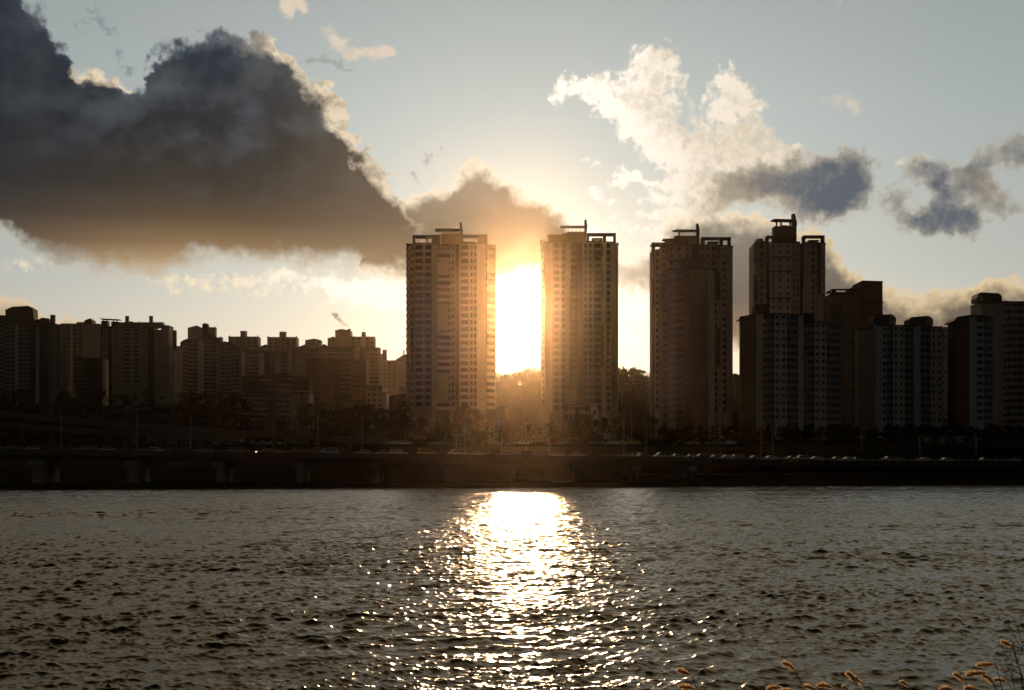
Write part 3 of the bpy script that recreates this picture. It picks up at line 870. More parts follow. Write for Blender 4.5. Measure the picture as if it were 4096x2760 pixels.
roof_part(t3, 'fin', [('quad', 0, 0, 0, 0, 1.0, 4.5, D_, [(2788, 892), (2795, 892), (2800, 918), (2798, 975), (2788, 978)])])
roof_part(t3, 'roof_block', [('box', 2664, 2700, 958, 984, 1.5, 10, M_), ('box', 2653, 2702, 953, 957.6, .8, 6, D_)])
roof_part(t3, 'corner_canopy', [('box', 2607, 2662, 971, 976, -1, 9, D_), ('box', 2609, 2621, 976, 994, 1, 4, D_), ('box', 2648, 2664, 976, 1000, 1, 4, D_)])
crown_frame(t3, 2806, 2924, 948, 986, 0, 5, 7, posts=[(2878, 2892), (2806, 2820)])
roof_part(t3, 'roof_frame', [('box', 2836, 2880, 961, 966, 3, 8, D_), ('box', 2836, 2846, 966, 984, 3.1, 7.9, D_)])
roof_part(t3, 'roof_rail', [('rail', 2892, 2918, 973, 984, 5, 5, W_steel)])

# tower 4 -----------------------------------------------------------
Y = 655.0
t4 = building('apartment_tower', 'tall black apartment tower farthest right of the row, standing behind the long slab block', Y, 1660, 27.4 * Y / F, [
    (3018, 3028, 4.5, 2.5, 972, 's', 'M'), (3028, 3065, 1.5, 1.2, 972, 'w', 'L', 1, .35, .55), (3065, 3078, 3.5, 3.5, 974, 's', 'D'),
    (3078, 3165, 0.0, 0.0, 972, 'w', 'W', 3, .3, .48), (3165, 3200, .8, 1.0, 972, 'w', 'L', 2, .35, .6), (3200, 3214, 4.0, 4.0, 974, 's', 'D'),
    (3214, 3240, .6, .4, 973, 's', 'L'), (3240, 3264, .2, .2, 973, 'w', 'L', 1, .5, .55), (3264, 3286, .0, .3, 973, 's', 'M'), (3286, 3299, .8, 3.0, 973, 'w', 'L', 1, .6, .55)], depth=20, group=TW)
roof_part(t4, 'feature_frame', [('box', 3078, 3168, 1028, 1033, -1.1, 0, D_), ('box', 3078, 3168, 1081, 1086, -1.1, 0, D_), ('box', 3078, 3162, 1190, 1196, -1.1, 0, D_), ('box', 3244, 3280, 1080, 1086, -1.1, 0, D_), ('box', 3272, 3280, 973, 1180, -1.1, 0, D_),
                                ('box', 3016, 3026, 972, 1046, -.5, 3, D_), ('box', 3016, 3026, 1096, 1205, -.5, 3, D_)])
roof_part(t4, 'machine_room', [('box', 3100, 3190, 902, 972, 2, 8, D_), ('box', 3108, 3114, 880, 902, 2.6, 3.4, D_), ('box', 3126, 3132, 882, 902, 2.6, 3.4, D_), ('box', 3162, 3168, 882, 902, 2.6, 3.4, D_), ('box', 3132, 3160, 895, 902, 4, 8, D_)])
roof_part(t4, 'canopy', [('quad', 0, 0, 0, 0, .8, 5, D_, [(3087, 879), (3100, 873.5), (3178, 876), (3178, 883), (3106, 882)])])
roof_part(t4, 'fin', [('quad', 0, 0, 0, 0, 1.0, 4.5, D_, [(3172, 853), (3182, 853), (3187, 876), (3190, 890), (3190, 902), (3172, 902)])])
roof_part(t4, 'roof_block', [('box', 3030, 3055, 953, 972, 1, 9, D_), ('box', 3055, 3066, 960, 972, 3, 9, M_), ('box', 3190, 3206, 962, 972, 3, 9, D_)])
crown_frame(t4, 3067, 3102, 942, 972, 0, 5, 6)
crown_frame(t4, 3214, 3299, 941, 973, 0, 5, 7, posts=[(3283, 3299)])
roof_part(t4, 'roof_frame', [('box', 3240, 3283, 955, 960, 3, 8, D_), ('box', 3240, 3248, 960, 973, 3.1, 7.9, D_)])
roof_part(t4, 'roof_rail', [('rail', 3086, 3190, 944, 950, 1, 1, W_steel)])

# ------------------------------------------------------------------ slab blocks in front of and beside them
SB = 'slab blocks along the right of the river'
Y = 565.0
a1 = building('apartment_block', 'brown slab with a huge blank wall and one pale strip, before the third tower', Y, 1700, 28.0 * Y / F, [
    (2643, 2653, 3.0, 2.5, 1100, 's', 'M'), (2653, 2670, 2.2, 1.6, 1088, 'b', 'B', .6), (2670, 2702, .8, .4, 1082, 'w', 'L', 2, .42, .38), (2702, 2736, 1.0, .6, 1078, 'b', 'B', .7),
    (2736, 2762, .2, 0, 1082, 's', 'B'), (2762, 2834, 0, -2.0, 1080, 's', 'B'), (2834, 2858, -2.0, -2.2, 1084, 's', 'W')], depth=14, group=SB)
roof_part(a1, 'stair_tower', [('box', 2725, 2760, 1040, 1080, 2, 9, D_), ('box', 2756, 2822, 1033, 1080, 3, 10, D_), ('box', 2723, 2828, 1030, 1033, 1.5, 10.5, W_roof)])
sg = MB()
xs0 = PX(2776, Y) - t1['_xc'] * 0
def sign_bars(root, groups, Y, dy, m, h=1.3):
    """wall lettering too small to read: groups of painted strokes"""
    mb = MB(); xc, zg = root['_xc'], root['_zg']
    for (px, py, s) in groups:
        x = PX(px, Y) - xc; z = PZ(py, Y) - zg
        w = s * Y / F
        mb.box(x, x + w * .8, dy, dy + .05, z, z + w * .14, m)
        mb.box(x, x + w * .14, dy + .006, dy + .056, z - w * .9, z - .01, m)
        mb.box(x + w * .28, x + w * .7, dy, dy + .05, z - w * .5, z - w * .36, m)
        mb.box(x + w * .66, x + w * .8, dy + .006, dy + .056, z - w * .95, z - w * .52, m)
    return mb.build('wall_lettering', root)
sign_bars(a1, [(2774, 1151, 11), (2788, 1151, 11), (2802, 1151, 11), (2817, 1151, 11), (2790, 1181, 7), (2799, 1181, 7), (2808, 1181, 7)], Y, -2.42, W_light)

Y = 560.0
b1 = building('apartment_block', 'long striped slab stepping down to the right, in front of the farthest tall tower', Y, 1706, 28.5 * Y / F, [
    (2966, 3024, 7.5, 0.0, 1262, 's', 'B'), (3024, 3051, 0, 0, 1255, 's', 'W'), (3051, 3067, .4, .4, 1258, 'w', 'L', 1, .7, .5), (3067, 3097, 1.2, 1.2, 1258, 'b', 'M', .8, 2),
    (3097, 3147, 0, 0, 1258, 'w', 'W', 2, .56, .42), (3147, 3192, 1.0, 1.0, 1260, 'b', 'M', .8, 3), (3192, 3213, 0, 0, 1262, 's', 'W'),
    (3213, 3229, .8, .8, 1292, 'w', 'M', 1, .7, .5), (3229, 3258, 1.4, 1.4, 1292, 'b', 'M', .8, 2), (3258, 3306, .2, .2, 1292, 'w', 'W', 2, .56, .42), (3306, 3362, 1.0, 4.0, 1296, 'b', 'M', .8, 3)], depth=13, group=SB)
roof_part(b1, 'stair_tower', [('box', 3026, 3082, 1213, 1254, 3, 10, D_), ('gable', 3208, 3264, 1246, 1290, 3, 10, D_, 1256, .35)])
roof_part(b1, 'hip_roof', [('quad', 0, 0, 0, 0, -.4, 12, W_roof, [(2964, 1271), (3024, 1251), (3024, 1257), (2966, 1275)])])

Y = 610.0
c1 = building('apartment_block', 'brown block with an open rooftop frame and a windowless lift tower on its right', Y, 1706, 27.5 * Y / F, [
    (3324, 3404, 0, 0, 1178, 's', 'B'), (3404, 3420, 0.2, 0.2, 1166, 'w', 'B', 1, .6, .4), (3420, 3446, 0, 0, 1166, 's', 'B'), (3446, 3529, -1.0, 1.0, 1128, 's', 'R')], depth=15, group=SB)
roof_part(c1, 'cladding_panel', [('box', 3322, 3366, 1216, 1272, -.9, .3, D_), ('box', 3445, 3531, 1208, 1211, -1.7, 1, D_), ('box', 3445, 3531, 1258, 1261, -1.7, 1, D_)])
roof_part(c1, 'roof_frame', [('box', 3328, 3408, 1155, 1161, 0, 1, D_), ('box', 3328, 3344, 1161, 1178, .05, .95, D_), ('box', 3328.3, 3407, 1155.4, 1161.4, 11, 12, D_), ('box', 3328.2, 3334, 1155.6, 1160.6, 1, 11, D_), ('box', 3406, 3445, 1149, 1166, 1, 11, W_brown)])
roof_part(c1, 'roof_tank', [('box', 3376, 3391, 1168, 1178, 3, 6, D_)])
roof_part(c1, 'roof_rail', [('rail', 3345, 3376, 1172, 1178, 2, 2, W_steel)])

Y = 575.0
d1 = building('apartment_block', 'wide slab block with two barn-shaped huts on its flat roof', Y, 1710, 27.7 * Y / F, [
    (3434, 3500, 7, 0, 1312, 's', 'M'), (3500, 3528, 0, 0, 1303, 's', 'U'), (3528, 3546, .5, .5, 1304, 'w', 'U', 1, .72, .5), (3546, 3571, 1.2, 1.2, 1304, 'b', 'M', .8, 2),
    (3571, 3618, 0, 0, 1304, 'w', 'W', 2, .5, .42), (3618, 3655, 1.2, 1.2, 1306, 'b', 'M', .8, 2), (3655, 3681, 0, 0, 1308, 's', 'U'), (3681, 3722, 1.2, 1.2, 1308, 'b', 'M', .8, 2),
    (3722, 3768, 0, 0, 1310, 'w', 'W', 2, .5, .42), (3768, 3812, 1.0, 3.0, 1312, 'b', 'M', .8, 3)], depth=13, group=SB)
def barn(root, a, b, tp, bt, y0, y1, face):
    roof_part(root, 'roof_hut', [('quad', 0, 0, 0, 0, y0, y1, D_, [(a, bt), (a, tp + 14), (a + 9, tp + 5), (b - 22, tp), (b - 8, tp + 6), (b, tp + 18), (b - 2, bt)]),
                                 ('quad', 0, 0, 0, 0, y0 - .12, y0 - .02, M_, [(b - 26, bt - 4), (b - 26, tp + 4), (b - 9, tp + 8), (b - 2, tp + 19), (b - 4, bt - 5)]),
                                 ('box', b - 17, b - 11, tp + 12, tp + 21, y0 - .2, y0 - .13, W_glass)])
barn(d1, 3500, 3590, 1254, 1302, 2, 10, 0)
barn(d1, 3643, 3739, 1261, 1308, 2, 10, 0)
roof_part(d1, 'aerial', [('box', 3688, 3688.8, 1230, 1262, 5, 5.1, W_steel)])

Y = 560.0
e1 = building('apartment_block', 'narrow round-shouldered block with a brown flank, right of the wide slab', Y, 1712, 28.0 * Y / F, [
    (3815, 3824, 5, 4.0, 1283, 's', 'D'), (3824, 3876, 3.5, 0, 1272, 's', 'R'), (3876, 3901, 0, 0, 1268, 's', 'U'), (3901, 3936, 1.0, 1.0, 1268, 'w', 'U', 1, .72, .52), (3936, 3969, 1.2, 4.5, 1270, 'b', 'M', .7, 2)], depth=13, group=SB)
roof_part(e1, 'hip_roof', [('quad', 0, 0, 0, 0, -.2, 12, W_roof, [(3814, 1284), (3830, 1267), (3880, 1259), (3950, 1262), (3968, 1268), (3968, 1273), (3815, 1288)])])
Y = 600.0
f1 = building('apartment_block', 'dark block cut by the right edge of the picture, with a hut on its roof', Y, 1712, 27.5 * Y / F, [
    (3922, 4012, 0, 0, 1214, 's', 'M'), (4012, 4028, .3, .3, 1208, 'w', 'L', 1, .7, .5), (4028, 4110, 1.2, 1.2, 1208, 'b', 'M', .8, 4), (4110, 4135, 0, 0, 1208, 's', 'W'), (4135, 4230, 1, 1, 1208, 'b', 'M', .8, 4)], depth=13, group=SB)
roof_part(f1, 'roof_hut', [('quad', 0, 0, 0, 0, 2, 10, D_, [(3916, 1206), (3914, 1190), (3919, 1173), (3930, 1167), (3998, 1170), (4012, 1178), (4015, 1190), (4015, 1206)]),
                           ('quad', 0, 0, 0, 0, 1.85, 1.95, M_, [(3917, 1203), (3916, 1190), (3921, 1175), (3932, 1171), (3940, 1203)])])
# ------------------------------------------------------------------ the hillside of apartment blocks at the left
HB = 'apartment blocks on the hillside at the left'
R_ = W_roof
def blk(label, Y, base, fhpx, facets, **k):
    k.setdefault('depth', 12); k.setdefault('group', HB)
    return building('apartment_block', label, Y, base, fhpx * Y / F, facets, **k)
Y = 900.0
h = blk('dark block at the left edge of the picture, with a big hip-roofed penthouse on top', Y, 1560, 16.8, [
    (-60, 22, 0, 0, 1283, 'b', 'M', .9, 5), (22, 61, .5, .5, 1290, 'b', 'M', .9, 2), (61, 72, 0, 0, 1296, 's', 'W'), (72, 118, 1.5, 1.5, 1300, 'b', 'M', .9, 2), (118, 144, 1.0, 1.0, 1300, 'b', 'D', .9),
    (144, 155, 0, 0, 1296, 's', 'W'), (155, 197, 1.5, 1.5, 1300, 'b', 'D', .9, 2), (197, 245, .6, .6, 1300, 'w', 'M', 2, .45, .5)])
roof_part(h, 'penthouse', [('quad', 0, 0, 0, 0, 1, 10, D_, [(19, 1290), (19, 1238), (47, 1226), (110, 1222.5), (130, 1235), (131, 1268), (135, 1272), (135, 1296)])])
roof_part(h, 'roof_gable', [('gable', -60, 26, 1256, 1292, 0.5, 9, R_, 1262, .3), ('quad', 0, 0, 0, 0, -.6, 6, R_, [(136, 1310), (160, 1290), (196, 1308), (200, 1312)]), ('quad', 0, 0, 0, 0, 2, 9, R_, [(134, 1300), (134, 1280), (152, 1275), (163, 1269), (190, 1272), (196, 1290), (196, 1300)]), ('quad', 0, 0, 0, 0, 2, 9, R_, [(208, 1303), (208, 1291), (224, 1294), (247, 1302), (247, 1306)])])
roof_part(h, 'chimney', [('box', 195, 210, 1260, 1300, 3, 6, W_brown), ('box', 193.5, 211.5, 1257.5, 1260, 2.7, 6.3, D_)])
Y = 930.0
h = blk('pale block with a blank white upper panel, beside the one with the rooftop plate', Y, 1560, 16.8, [
    (243, 284, 0, 0, 1297, 'w', 'M', 2, .45, .5), (284, 290, -.3, -.3, 1297, 's', 'W'), (290, 331, .6, .6, 1297, 'w', 'M', 2, .5, .5), (331, 400, -.4, -.4, 1298, 's', 'L'), (400, 412, 1, 1, 1305, 's', 'D')])
roof_part(h, 'penthouse', [('box', 302, 338, 1287, 1300, 2, 9, D_), ('gable', 334, 367, 1272, 1300, 1.5, 9.5, D_, 1281, .7)])
roof_part(h, 'roof_edge', [('box', 247, 300, 1294.5, 1297.6, .2, 9, W_mid)])
Y = 880.0
h = blk('low dark brown block in front of the pale one with the blank panel', Y, 1575, 17, [
    (303, 345, 0, 0, 1432, 'b', 'R', .4), (345, 411, -.5, -.5, 1436, 's', 'D')], maxwin=40)
roof_part(h, 'roof_edge', [('gable', 302, 412, 1430, 1437, -.4, 9, R_, 1434, .8)])
Y = 900.0
h = blk('tall slab with two slim chimneys and a thin plate on its roof tanks', Y, 1545, 17.0, [
    (411, 430, 0, 0, 1312, 'w', 'L', 1, .4, .4), (430, 450, 2.5, 2.5, 1306, 's', 'D'), (450, 478, 0, 0, 1312, 'w', 'L', 1, .35, .38), (478, 495, 0, 0, 1314, 's', 'L'), (495, 520, 0, 0, 1312, 'w', 'L', 1, .85, .5), (520, 533, -.3, -.3, 1312, 's', 'L'),
    (533, 558, 0, 0, 1312, 'w', 'L', 1, .85, .5), (558, 574, 0, 0, 1314, 's', 'L'), (574, 592, 0, 0, 1312, 'w', 'L', 1, .4, .4), (592, 617, 2.5, 2.5, 1310, 's', 'D'), (617, 645, 0, 0, 1322, 's', 'L'), (645, 676, 0, 0, 1304, 's', 'L')])
roof_part(h, 'parapet', [('box', 465, 645, 1289, 1309, 3, 9, M_), ('box', 463, 645, 1287, 1289, 2.6, 9.4, D_), ('gable', 510, 530, 1283, 1292, 2, 4, D_, 1287), ('box', 548, 550, 1282, 1288, 4, 4.4, D_), ('box', 643, 645, 1284, 1289, 4, 4.4, D_)])
roof_part(h, 'roof_tank', [('box', 399, 425, 1281, 1308, 3, 8, D_)])
roof_part(h, 'roof_tank', [('box', 439, 466, 1284, 1306, 3, 8, D_)])
roof_part(h, 'roof_plate', [('quad', 0, 0, 0, 0, 2, 9, D_, [(393, 1273), (400, 1272), (472, 1275.5), (466, 1277), (400, 1275)]), ('box', 404, 406, 1275, 1281, 4, 5, D_), ('box', 419, 421, 1275, 1281, 4, 5, D_), ('box', 445, 447, 1276, 1284, 4, 5, D_), ('box', 459, 461, 1276, 1284, 4, 5, D_)])
for a in (497, 593):
    roof_part(h, 'chimney', [('box', a + 1, a + 13, 1266, 1300, 1.5, 4, M_), ('box', a, a + 14, 1263, 1266, 1.2, 4.3, D_)])
roof_part(h, 'chimney', [('box', 686, 699, 1319, 1400, 3, 5.5, W_brown)])
roof_part(h, 'side_window', [('box', 653, 659, 1395, 1401, -.36, -.3, W_glass), ('box', 661, 667, 1395, 1401, -.36, -.3, W_glass)])
Y = 940.0
h = blk('plain low block filling the gap left of the white stepped slab', Y, 1580, 16.5, [
    (677, 700, 0, 0, 1388, 'w', 'M', 1, .4, .4), (700, 732, 0, 0, 1387, 's', 'L')])
Y = 930.0
h = blk('broad white slab with long balcony bands, stepping up to a gabled rooftop', Y, 1592, 16.2, [
    (722, 731, 3, 1.5, 1386, 's', 'L'), (731, 750, 1.5, .3, 1372, 'b', 'L', 1.0), (750, 792, .3, 0, 1360, 'b', 'L', 1.0, 2), (792, 815, -.5, -.5, 1362, 's', 'W'), (815, 866, .3, .3, 1366, 'b', 'L', 1.0, 2), (866, 880, -.5, -.5, 1370, 's', 'L'),
    (880, 920, .3, .3, 1374, 'b', 'L', 1.0, 2), (920, 956, .3, .6, 1386, 'b', 'L', 1.0, 2), (956, 967, .2, 1.0, 1402, 's', 'L')])
roof_part(h, 'penthouse', [('gable', 748, 806, 1300, 1362, 2, 9, W_light, 1310, .62), ('gable', 812, 872, 1332, 1370, 1, 8, D_, 1352, .35), ('box', 870, 884, 1347, 1372, 2, 7, M_)])
roof_part(h, 'roof_turret', [('gable', 805, 828, 1290, 1362, 3, 7, D_, 1294), ('box', 828, 857, 1309, 1362, 3, 8, M_), ('box', 826, 858, 1307, 1309.2, 2.7, 8.3, D_), ('box', 855.5, 857, 1302, 1307, 3, 3.4, D_), ('gable', 888, 900, 1362, 1380, 3, 6, D_, 1368)])
roof_part(h, 'ridge', [('quad', 0, 0, 0, 0, -.8, 9, R_, [(722, 1370), (735, 1360), (752, 1355), (752, 1362), (722, 1386)]), ('quad', 0, 0, 0, 0, -.7, 8, R_, [(880, 1374), (898, 1366), (925, 1370), (966, 1398), (966, 1404), (920, 1386)])])
Y = 1060.0
def twin(label, a, b, tp, base, tr0, tr1, trt, Yy=1060.0):
    n = 4
    mid0, mid1 = tr0 - 1, tr1 + 1
    h = blk(label, Yy, base, 14.6, [(a, mid0, 0, 0, tp, 'w', 'L', 2, .62, .5), (mid0, mid1, 1.2, 1.2, tp, 's', 'D'), (mid1, b, 0, 0, tp, 'w', 'L', 2, .62, .5)], maxwin=60)
    roof_part(h, 'lift_tower', [('box', tr0, tr1, trt, tp + 4, -.5, 6, W_light), ('box', tr0 - 1, tr1 + 1, trt - 2, trt, -.9, 6.4, D_), ('box', tr0 + 2, tr0 + 7, tp + 4, base, -.5, 1.1, W_light), ('box', tr1 - 7, tr1 - 2, tp + 4, base, -.5, 1.1, W_light)])
    roof_part(h, 'parapet', [('box', a - 1, b + 1, tp - 4, tp - .5, -.2, 9, D_), ('box', a, a + 3, tp - 9, tp - 4, 2, 3, D_), ('box', b - 3, b, tp - 9, tp - 4, 2, 3, D_)])
    return h
twin('far twin-bayed block with a central lift tower, left of the two that look alike', 914, 1032, 1350, 1440, 962, 983, 1326)
twin('far twin-bayed block with a central lift tower, right of the two that look alike', 1069, 1186, 1352, 1500, 1118, 1141, 1329)
Y = 1000.0
h = blk('dark-roofed balcony block below the two far twin-bayed blocks', Y, 1505, 15.4, [
    (967, 978, 0, 0, 1412, 's', 'L'), (978, 1035, .4, .4, 1410, 'b', 'L', .9, 2), (1035, 1057, 0, 0, 1410, 's', 'W'), (1057, 1080, .8, .8, 1410, 's', 'D'), (1080, 1100, .4, .4, 1410, 'b', 'L', .9), (1100, 1122, 0, 0, 1410, 's', 'L'), (1122, 1152, 1, 1, 1412, 'b', 'M', .6)])
roof_part(h, 'roof_edge', [('quad', 0, 0, 0, 0, -.8, 9, R_, [(966, 1412), (966, 1399), (990, 1396), (1020, 1400), (1152, 1402), (1153, 1412)])])
Y = 1090.0
h = blk('small gabled block peeping out between the two far twin-bayed blocks', Y, 1450, 14.5, [(1038, 1092, 0, 0, 1392, 's', 'L')], maxwin=0)
roof_part(h, 'roof_gable', [('gable', 1037, 1092, 1378, 1392, -.3, 9, R_, 1388, .45)])
Y = 1010.0
h = blk('light gable-ended block left of the brown brick block', Y, 1520, 15.4, [(1186, 1240, 0, 0, 1392, 's', 'L'), (1240, 1275, 0.5, 3, 1396, 'w', 'M', 2, .5, .45)], maxwin=60)
roof_part(h, 'gable_wall', [('gable', 1185, 1262, 1376, 1394, -.3, 9, W_light, 1391, .5)])
Y = 1080.0
h = blk('square dark rooftop block behind the light gable-ended one', Y, 1450, 14.5, [(1221, 1262, 0, 0, 1362, 's', 'D'), (1262, 1283, 0, 2, 1364, 's', 'L')], maxwin=0)
roof_part(h, 'roof_gable', [('gable', 1220, 1284, 1354, 1362, -.3, 8, R_, 1361, .58), ('gable', 1281, 1312, 1375, 1390, 1, 8, R_, 1386, .5)])
Y = 1050.0
h = blk('far pale block with a gabled tower and smoking chimney on its left', Y, 1440, 14.7, [
    (1311, 1341, 1, 0, 1354, 'w', 'L', 2, .55, .45), (1341, 1402, -1, -1, 1326, 's', 'L'), (1402, 1446, .3, .3, 1350, 'w', 'L', 2, .6, .45), (1446, 1461, -.2, -.2, 1345, 's', 'W'), (1461, 1497, .3, .3, 1350, 'w', 'L', 2, .6, .45)])
roof_part(h, 'gable_wall', [('gable', 1340, 1402, 1316, 1326, -1.3, 9, W_light, 1323, .4)])
roof_part(h, 'chimney', [('box', 1390, 1401, 1315, 1330, 1, 4, D_)])
roof_part(h, 'lift_tower', [('gable', 1446, 1461, 1326, 1346, .5, 5, W_light, 1329)])
roof_part(h, 'parapet', [('gable', 1310, 1342, 1346, 1355, -.4, 8, D_, 1354, .75), ('box', 1402, 1498, 1346.5, 1349.5, -.2, 8, D_), ('box', 1410, 1412, 1341, 1347, 2, 2.4, D_), ('box', 1419, 1421, 1343, 1347, 2, 2.4, D_), ('box', 1495, 1497, 1341, 1347, 2, 2.4, D_)])
smoke_at = (PX(1395.5, Y), Y + 2.5, PZ(1314, Y))
Y = 960.0
h = blk('wide banded block behind the brown brick one, with a pale stair tower', Y, 1560, 15.8, [
    (1277, 1300, 0, 0, 1396, 'w', 'M', 1, .6, .45), (1300, 1380, .3, .3, 1396, 'b', 'L', .9, 2), (1380, 1418, .8, .8, 1396, 'b', 'M', .6), (1418, 1440, -.6, -.6, 1386, 's', 'L'), (1440, 1458, .8, .8, 1396, 's', 'D'), (1458, 1478, .3, .3, 1396, 'b', 'L', .9), (1478, 1512, .3, .3, 1396, 'b', 'L', .9), (1512, 1518, .4, 3, 1400, 's', 'L')])
roof_part(h, 'roof_edge', [('box', 1275, 1417, 1388.5, 1394, -.7, 9, R_), ('box', 1441, 1519, 1390, 1394, -.7, 9, R_)])
Y = 985.0
h = blk('slim stair-towered block next to the first tall tower, small and dark', Y, 1560, 15.6, [(1516, 1530, 0, 0, 1418, 's', 'L'), (1530, 1548, 0, 0, 1442, 'w', 'L', 1, .5, .45), (1548, 1586, .4, .4, 1444, 'w', 'M', 2, .55, .5)])
roof_part(h, 'lift_tower', [('box', 1530, 1545, 1402, 1444, 1, 5, D_), ('box', 1529, 1546, 1398, 1402, .7, 5.3, W_light)])
Y = 960.0
h = blk('pale gable-ended block tucked against the left flank of the first tall tower', Y, 1600, 15.8, [(1584, 1650, 0, 0, 1442, 's', 'L')], maxwin=0)
roof_part(h, 'gable_wall', [('quad', 0, 0, 0, 0, -.3, 9, W_light, [(1584, 1444), (1584, 1438), (1612, 1420), (1650, 1410), (1650, 1444)])])
roof_part(h, 'chimney', [('box', 1612, 1616, 1398, 1430, 3, 4, D_)])
Y = 800.0
h = blk('brown brick block with a dark recessed slot, in front of the wide banded block', Y, 1575, 19, [
    (1226, 1250, 2, 0, 1436, 's', 'D'), (1250, 1330, 0, 0, 1436, 's', 'R'), (1330, 1360, 1.2, 1.2, 1436, 's', 'D'), (1360, 1402, 0, 0, 1436, 'b', 'R', .35), (1402, 1448, -.4, -.4, 1442, 'w', 'R', 1, .85, .4), (1448, 1466, .3, .3, 1444, 's', 'R')])
roof_part(h, 'roof_edge', [('box', 1236, 1402, 1430, 1433.6, -.6, 9, W_mid)])
Y = 760.0
h = building('shop_building', 'low shop row with red and orange fascia bands under the dark-roofed balcony block', Y, 1580, 20 * Y / F, [
    (967, 1060, 0, 0, 1508, 'b', 'D', .6, 4), (1060, 1160, -.4, -.4, 1500, 'b', 'R', .6, 4), (1160, 1236, 0, 0, 1506, 'b', 'R', .6, 3)], cat='shop building', maxwin=60)
M_org = mat('fascia_orange', (0.42, 0.16, 0.04), 0.6); M_wht = mat('fascia_white', (0.5, 0.5, 0.48), 0.6); M_redf = mat('fascia_red', (0.30, 0.05, 0.04), 0.6)
roof_part(h, 'fascia_sign', [('box', 1000, 1040, 1518, 1523, -1.2, -.9, M_org), ('box', 1042, 1086, 1517, 1522, -1.5, -1.2, M_wht), ('box', 1150, 1176, 1514, 1519, -1.5, -1.2, M_wht), ('box', 1178, 1232, 1514, 1519, -1.2, -.9, M_org), ('box', 1115, 1182, 1538, 1541, -1.5, -1.2, M_wht), ('box', 980, 1090, 1500, 1504, -1.5, -1.1, M_redf)])
Y = 690.0
h = building('office_building', 'low striped office with stone bands at the edge of the trees, below the shop row', Y, 1690, 21 * Y / F, [
    (972, 1075, 0, 0, 1575, 'b', 'M', .3, 4), (1075, 1107, -1.5, -1.5, 1565, 's', 'D'), (1107, 1160, 0, 0, 1576, 'b', 'L', .3, 2), (1160, 1202, 0, 0, 1576, 's', 'L'), (1202, 1212, .8, .8, 1576, 's', 'D'), (1212, 1220, 0, 0, 1576, 's', 'L'), (1220, 1226, .8, .8, 1576, 's', 'D'), (1226, 1238, 0, 0, 1576, 's', 'L')], cat='office building')
roof_part(h, 'roof_sign', [('box', 1065, 1110, 1550, 1566, 2, 3, M_), ('box', 1115, 1235, 1560, 1566, 1, 2, W_light), ('box', 1118, 1155, 1566, 1573, 2, 4, W_blue)])
Y = 700.0
h = building('shop_building', 'small building with a thin pale roof line, half hidden left of the first tower', Y, 1640, 22 * Y / F, [
    (1464, 1530, 0, 0, 1548, 'w', 'M', 3, .5, .4), (1530, 1546, -.5, -.5, 1575, 's', 'L')], cat='shop building')
roof_part(h, 'roof_edge', [('box', 1462, 1524, 1537, 1540, -.8, 6, W_light)])
Y = 560.0
h = building('office_building', 'small white building with a two-windowed stair tower, below the second tall tower', Y, 1715, 33 * Y / F, [
    (2256, 2356, .5, .5, 1622, 'b', 'M', .4, 5), (2363, 2391, -2, -2, 1612, 's', 'W')], depth=8, cat='office building')
roof_part(h, 'stair_window', [('box', 2373, 2380, 1643, 1660, -2.45, -2.3, W_glass), ('box', 2373, 2380, 1678, 1694, -2.45, -2.3, W_glass)])
roof_part(h, 'pilaster', [('box', 2358, 2362, 1614, 1715, -1.8, 0, W_dark)])
# ------------------------------------------------------------------ viaduct, ramps and roads
M_conc = mat('weathered_concrete', (0.12, 0.116, 0.108), 0.95, spec=0.05, vary=0.25, vscale=0.3)
M_asph = mat('asphalt', (0.045, 0.045, 0.047), 0.95, spec=0.05, vary=0.2, vscale=0.4)
M_line = mat('road_marking_white', (0.55, 0.55, 0.52), 0.7)
M_rail = mat('rail_metal', (0.30, 0.31, 0.31), 0.5, metal=0.5)
def deck_row(px):
    return float(np.interp(px, [-400, 0, 1000, 2000, 2700, 3400, 4500], [1786, 1788, 1802, 1813, 1822, 1833, 1838]))
def road_pt(X):
    """front edge of the riverside road: distance and surface height"""
    Yv = float(shore_np(np.array([X]))[0]) + 6.5
    px = 2048 + X * F / Yv
    return Yv, PZ(deck_row(px), Yv) - 1.0
def strip(mb, X0, X1, step, off0, off1, dz0, dz1, m, height=None):
    """swept box along the road between offsets"""
    xs = np.arange(X0, X1 + .01, step)
    vs = []; fs = []
    for x in xs:
        y, z = road_pt(x)
        vs += [(x, y + off0, z + dz0), (x, y + off1, z + dz0), (x, y + off1, z + dz1), (x, y + off0, z + dz1)]
    n = len(xs)
    for i in range(n - 1):
        a = i * 4; b = a + 4
        for k in range(4):
            k2 = (k + 1) % 4
            fs.append((a + k, a + k2, b + k2, b + k)[::-1])
    fs.append((0, 1, 2, 3)); e = (n - 1) * 4
    fs.append((e + 3, e + 2, e + 1, e))
    mb.add(vs, fs, m)
XJ = PX(2860, 392)                                      # where the viaduct lands on the bank
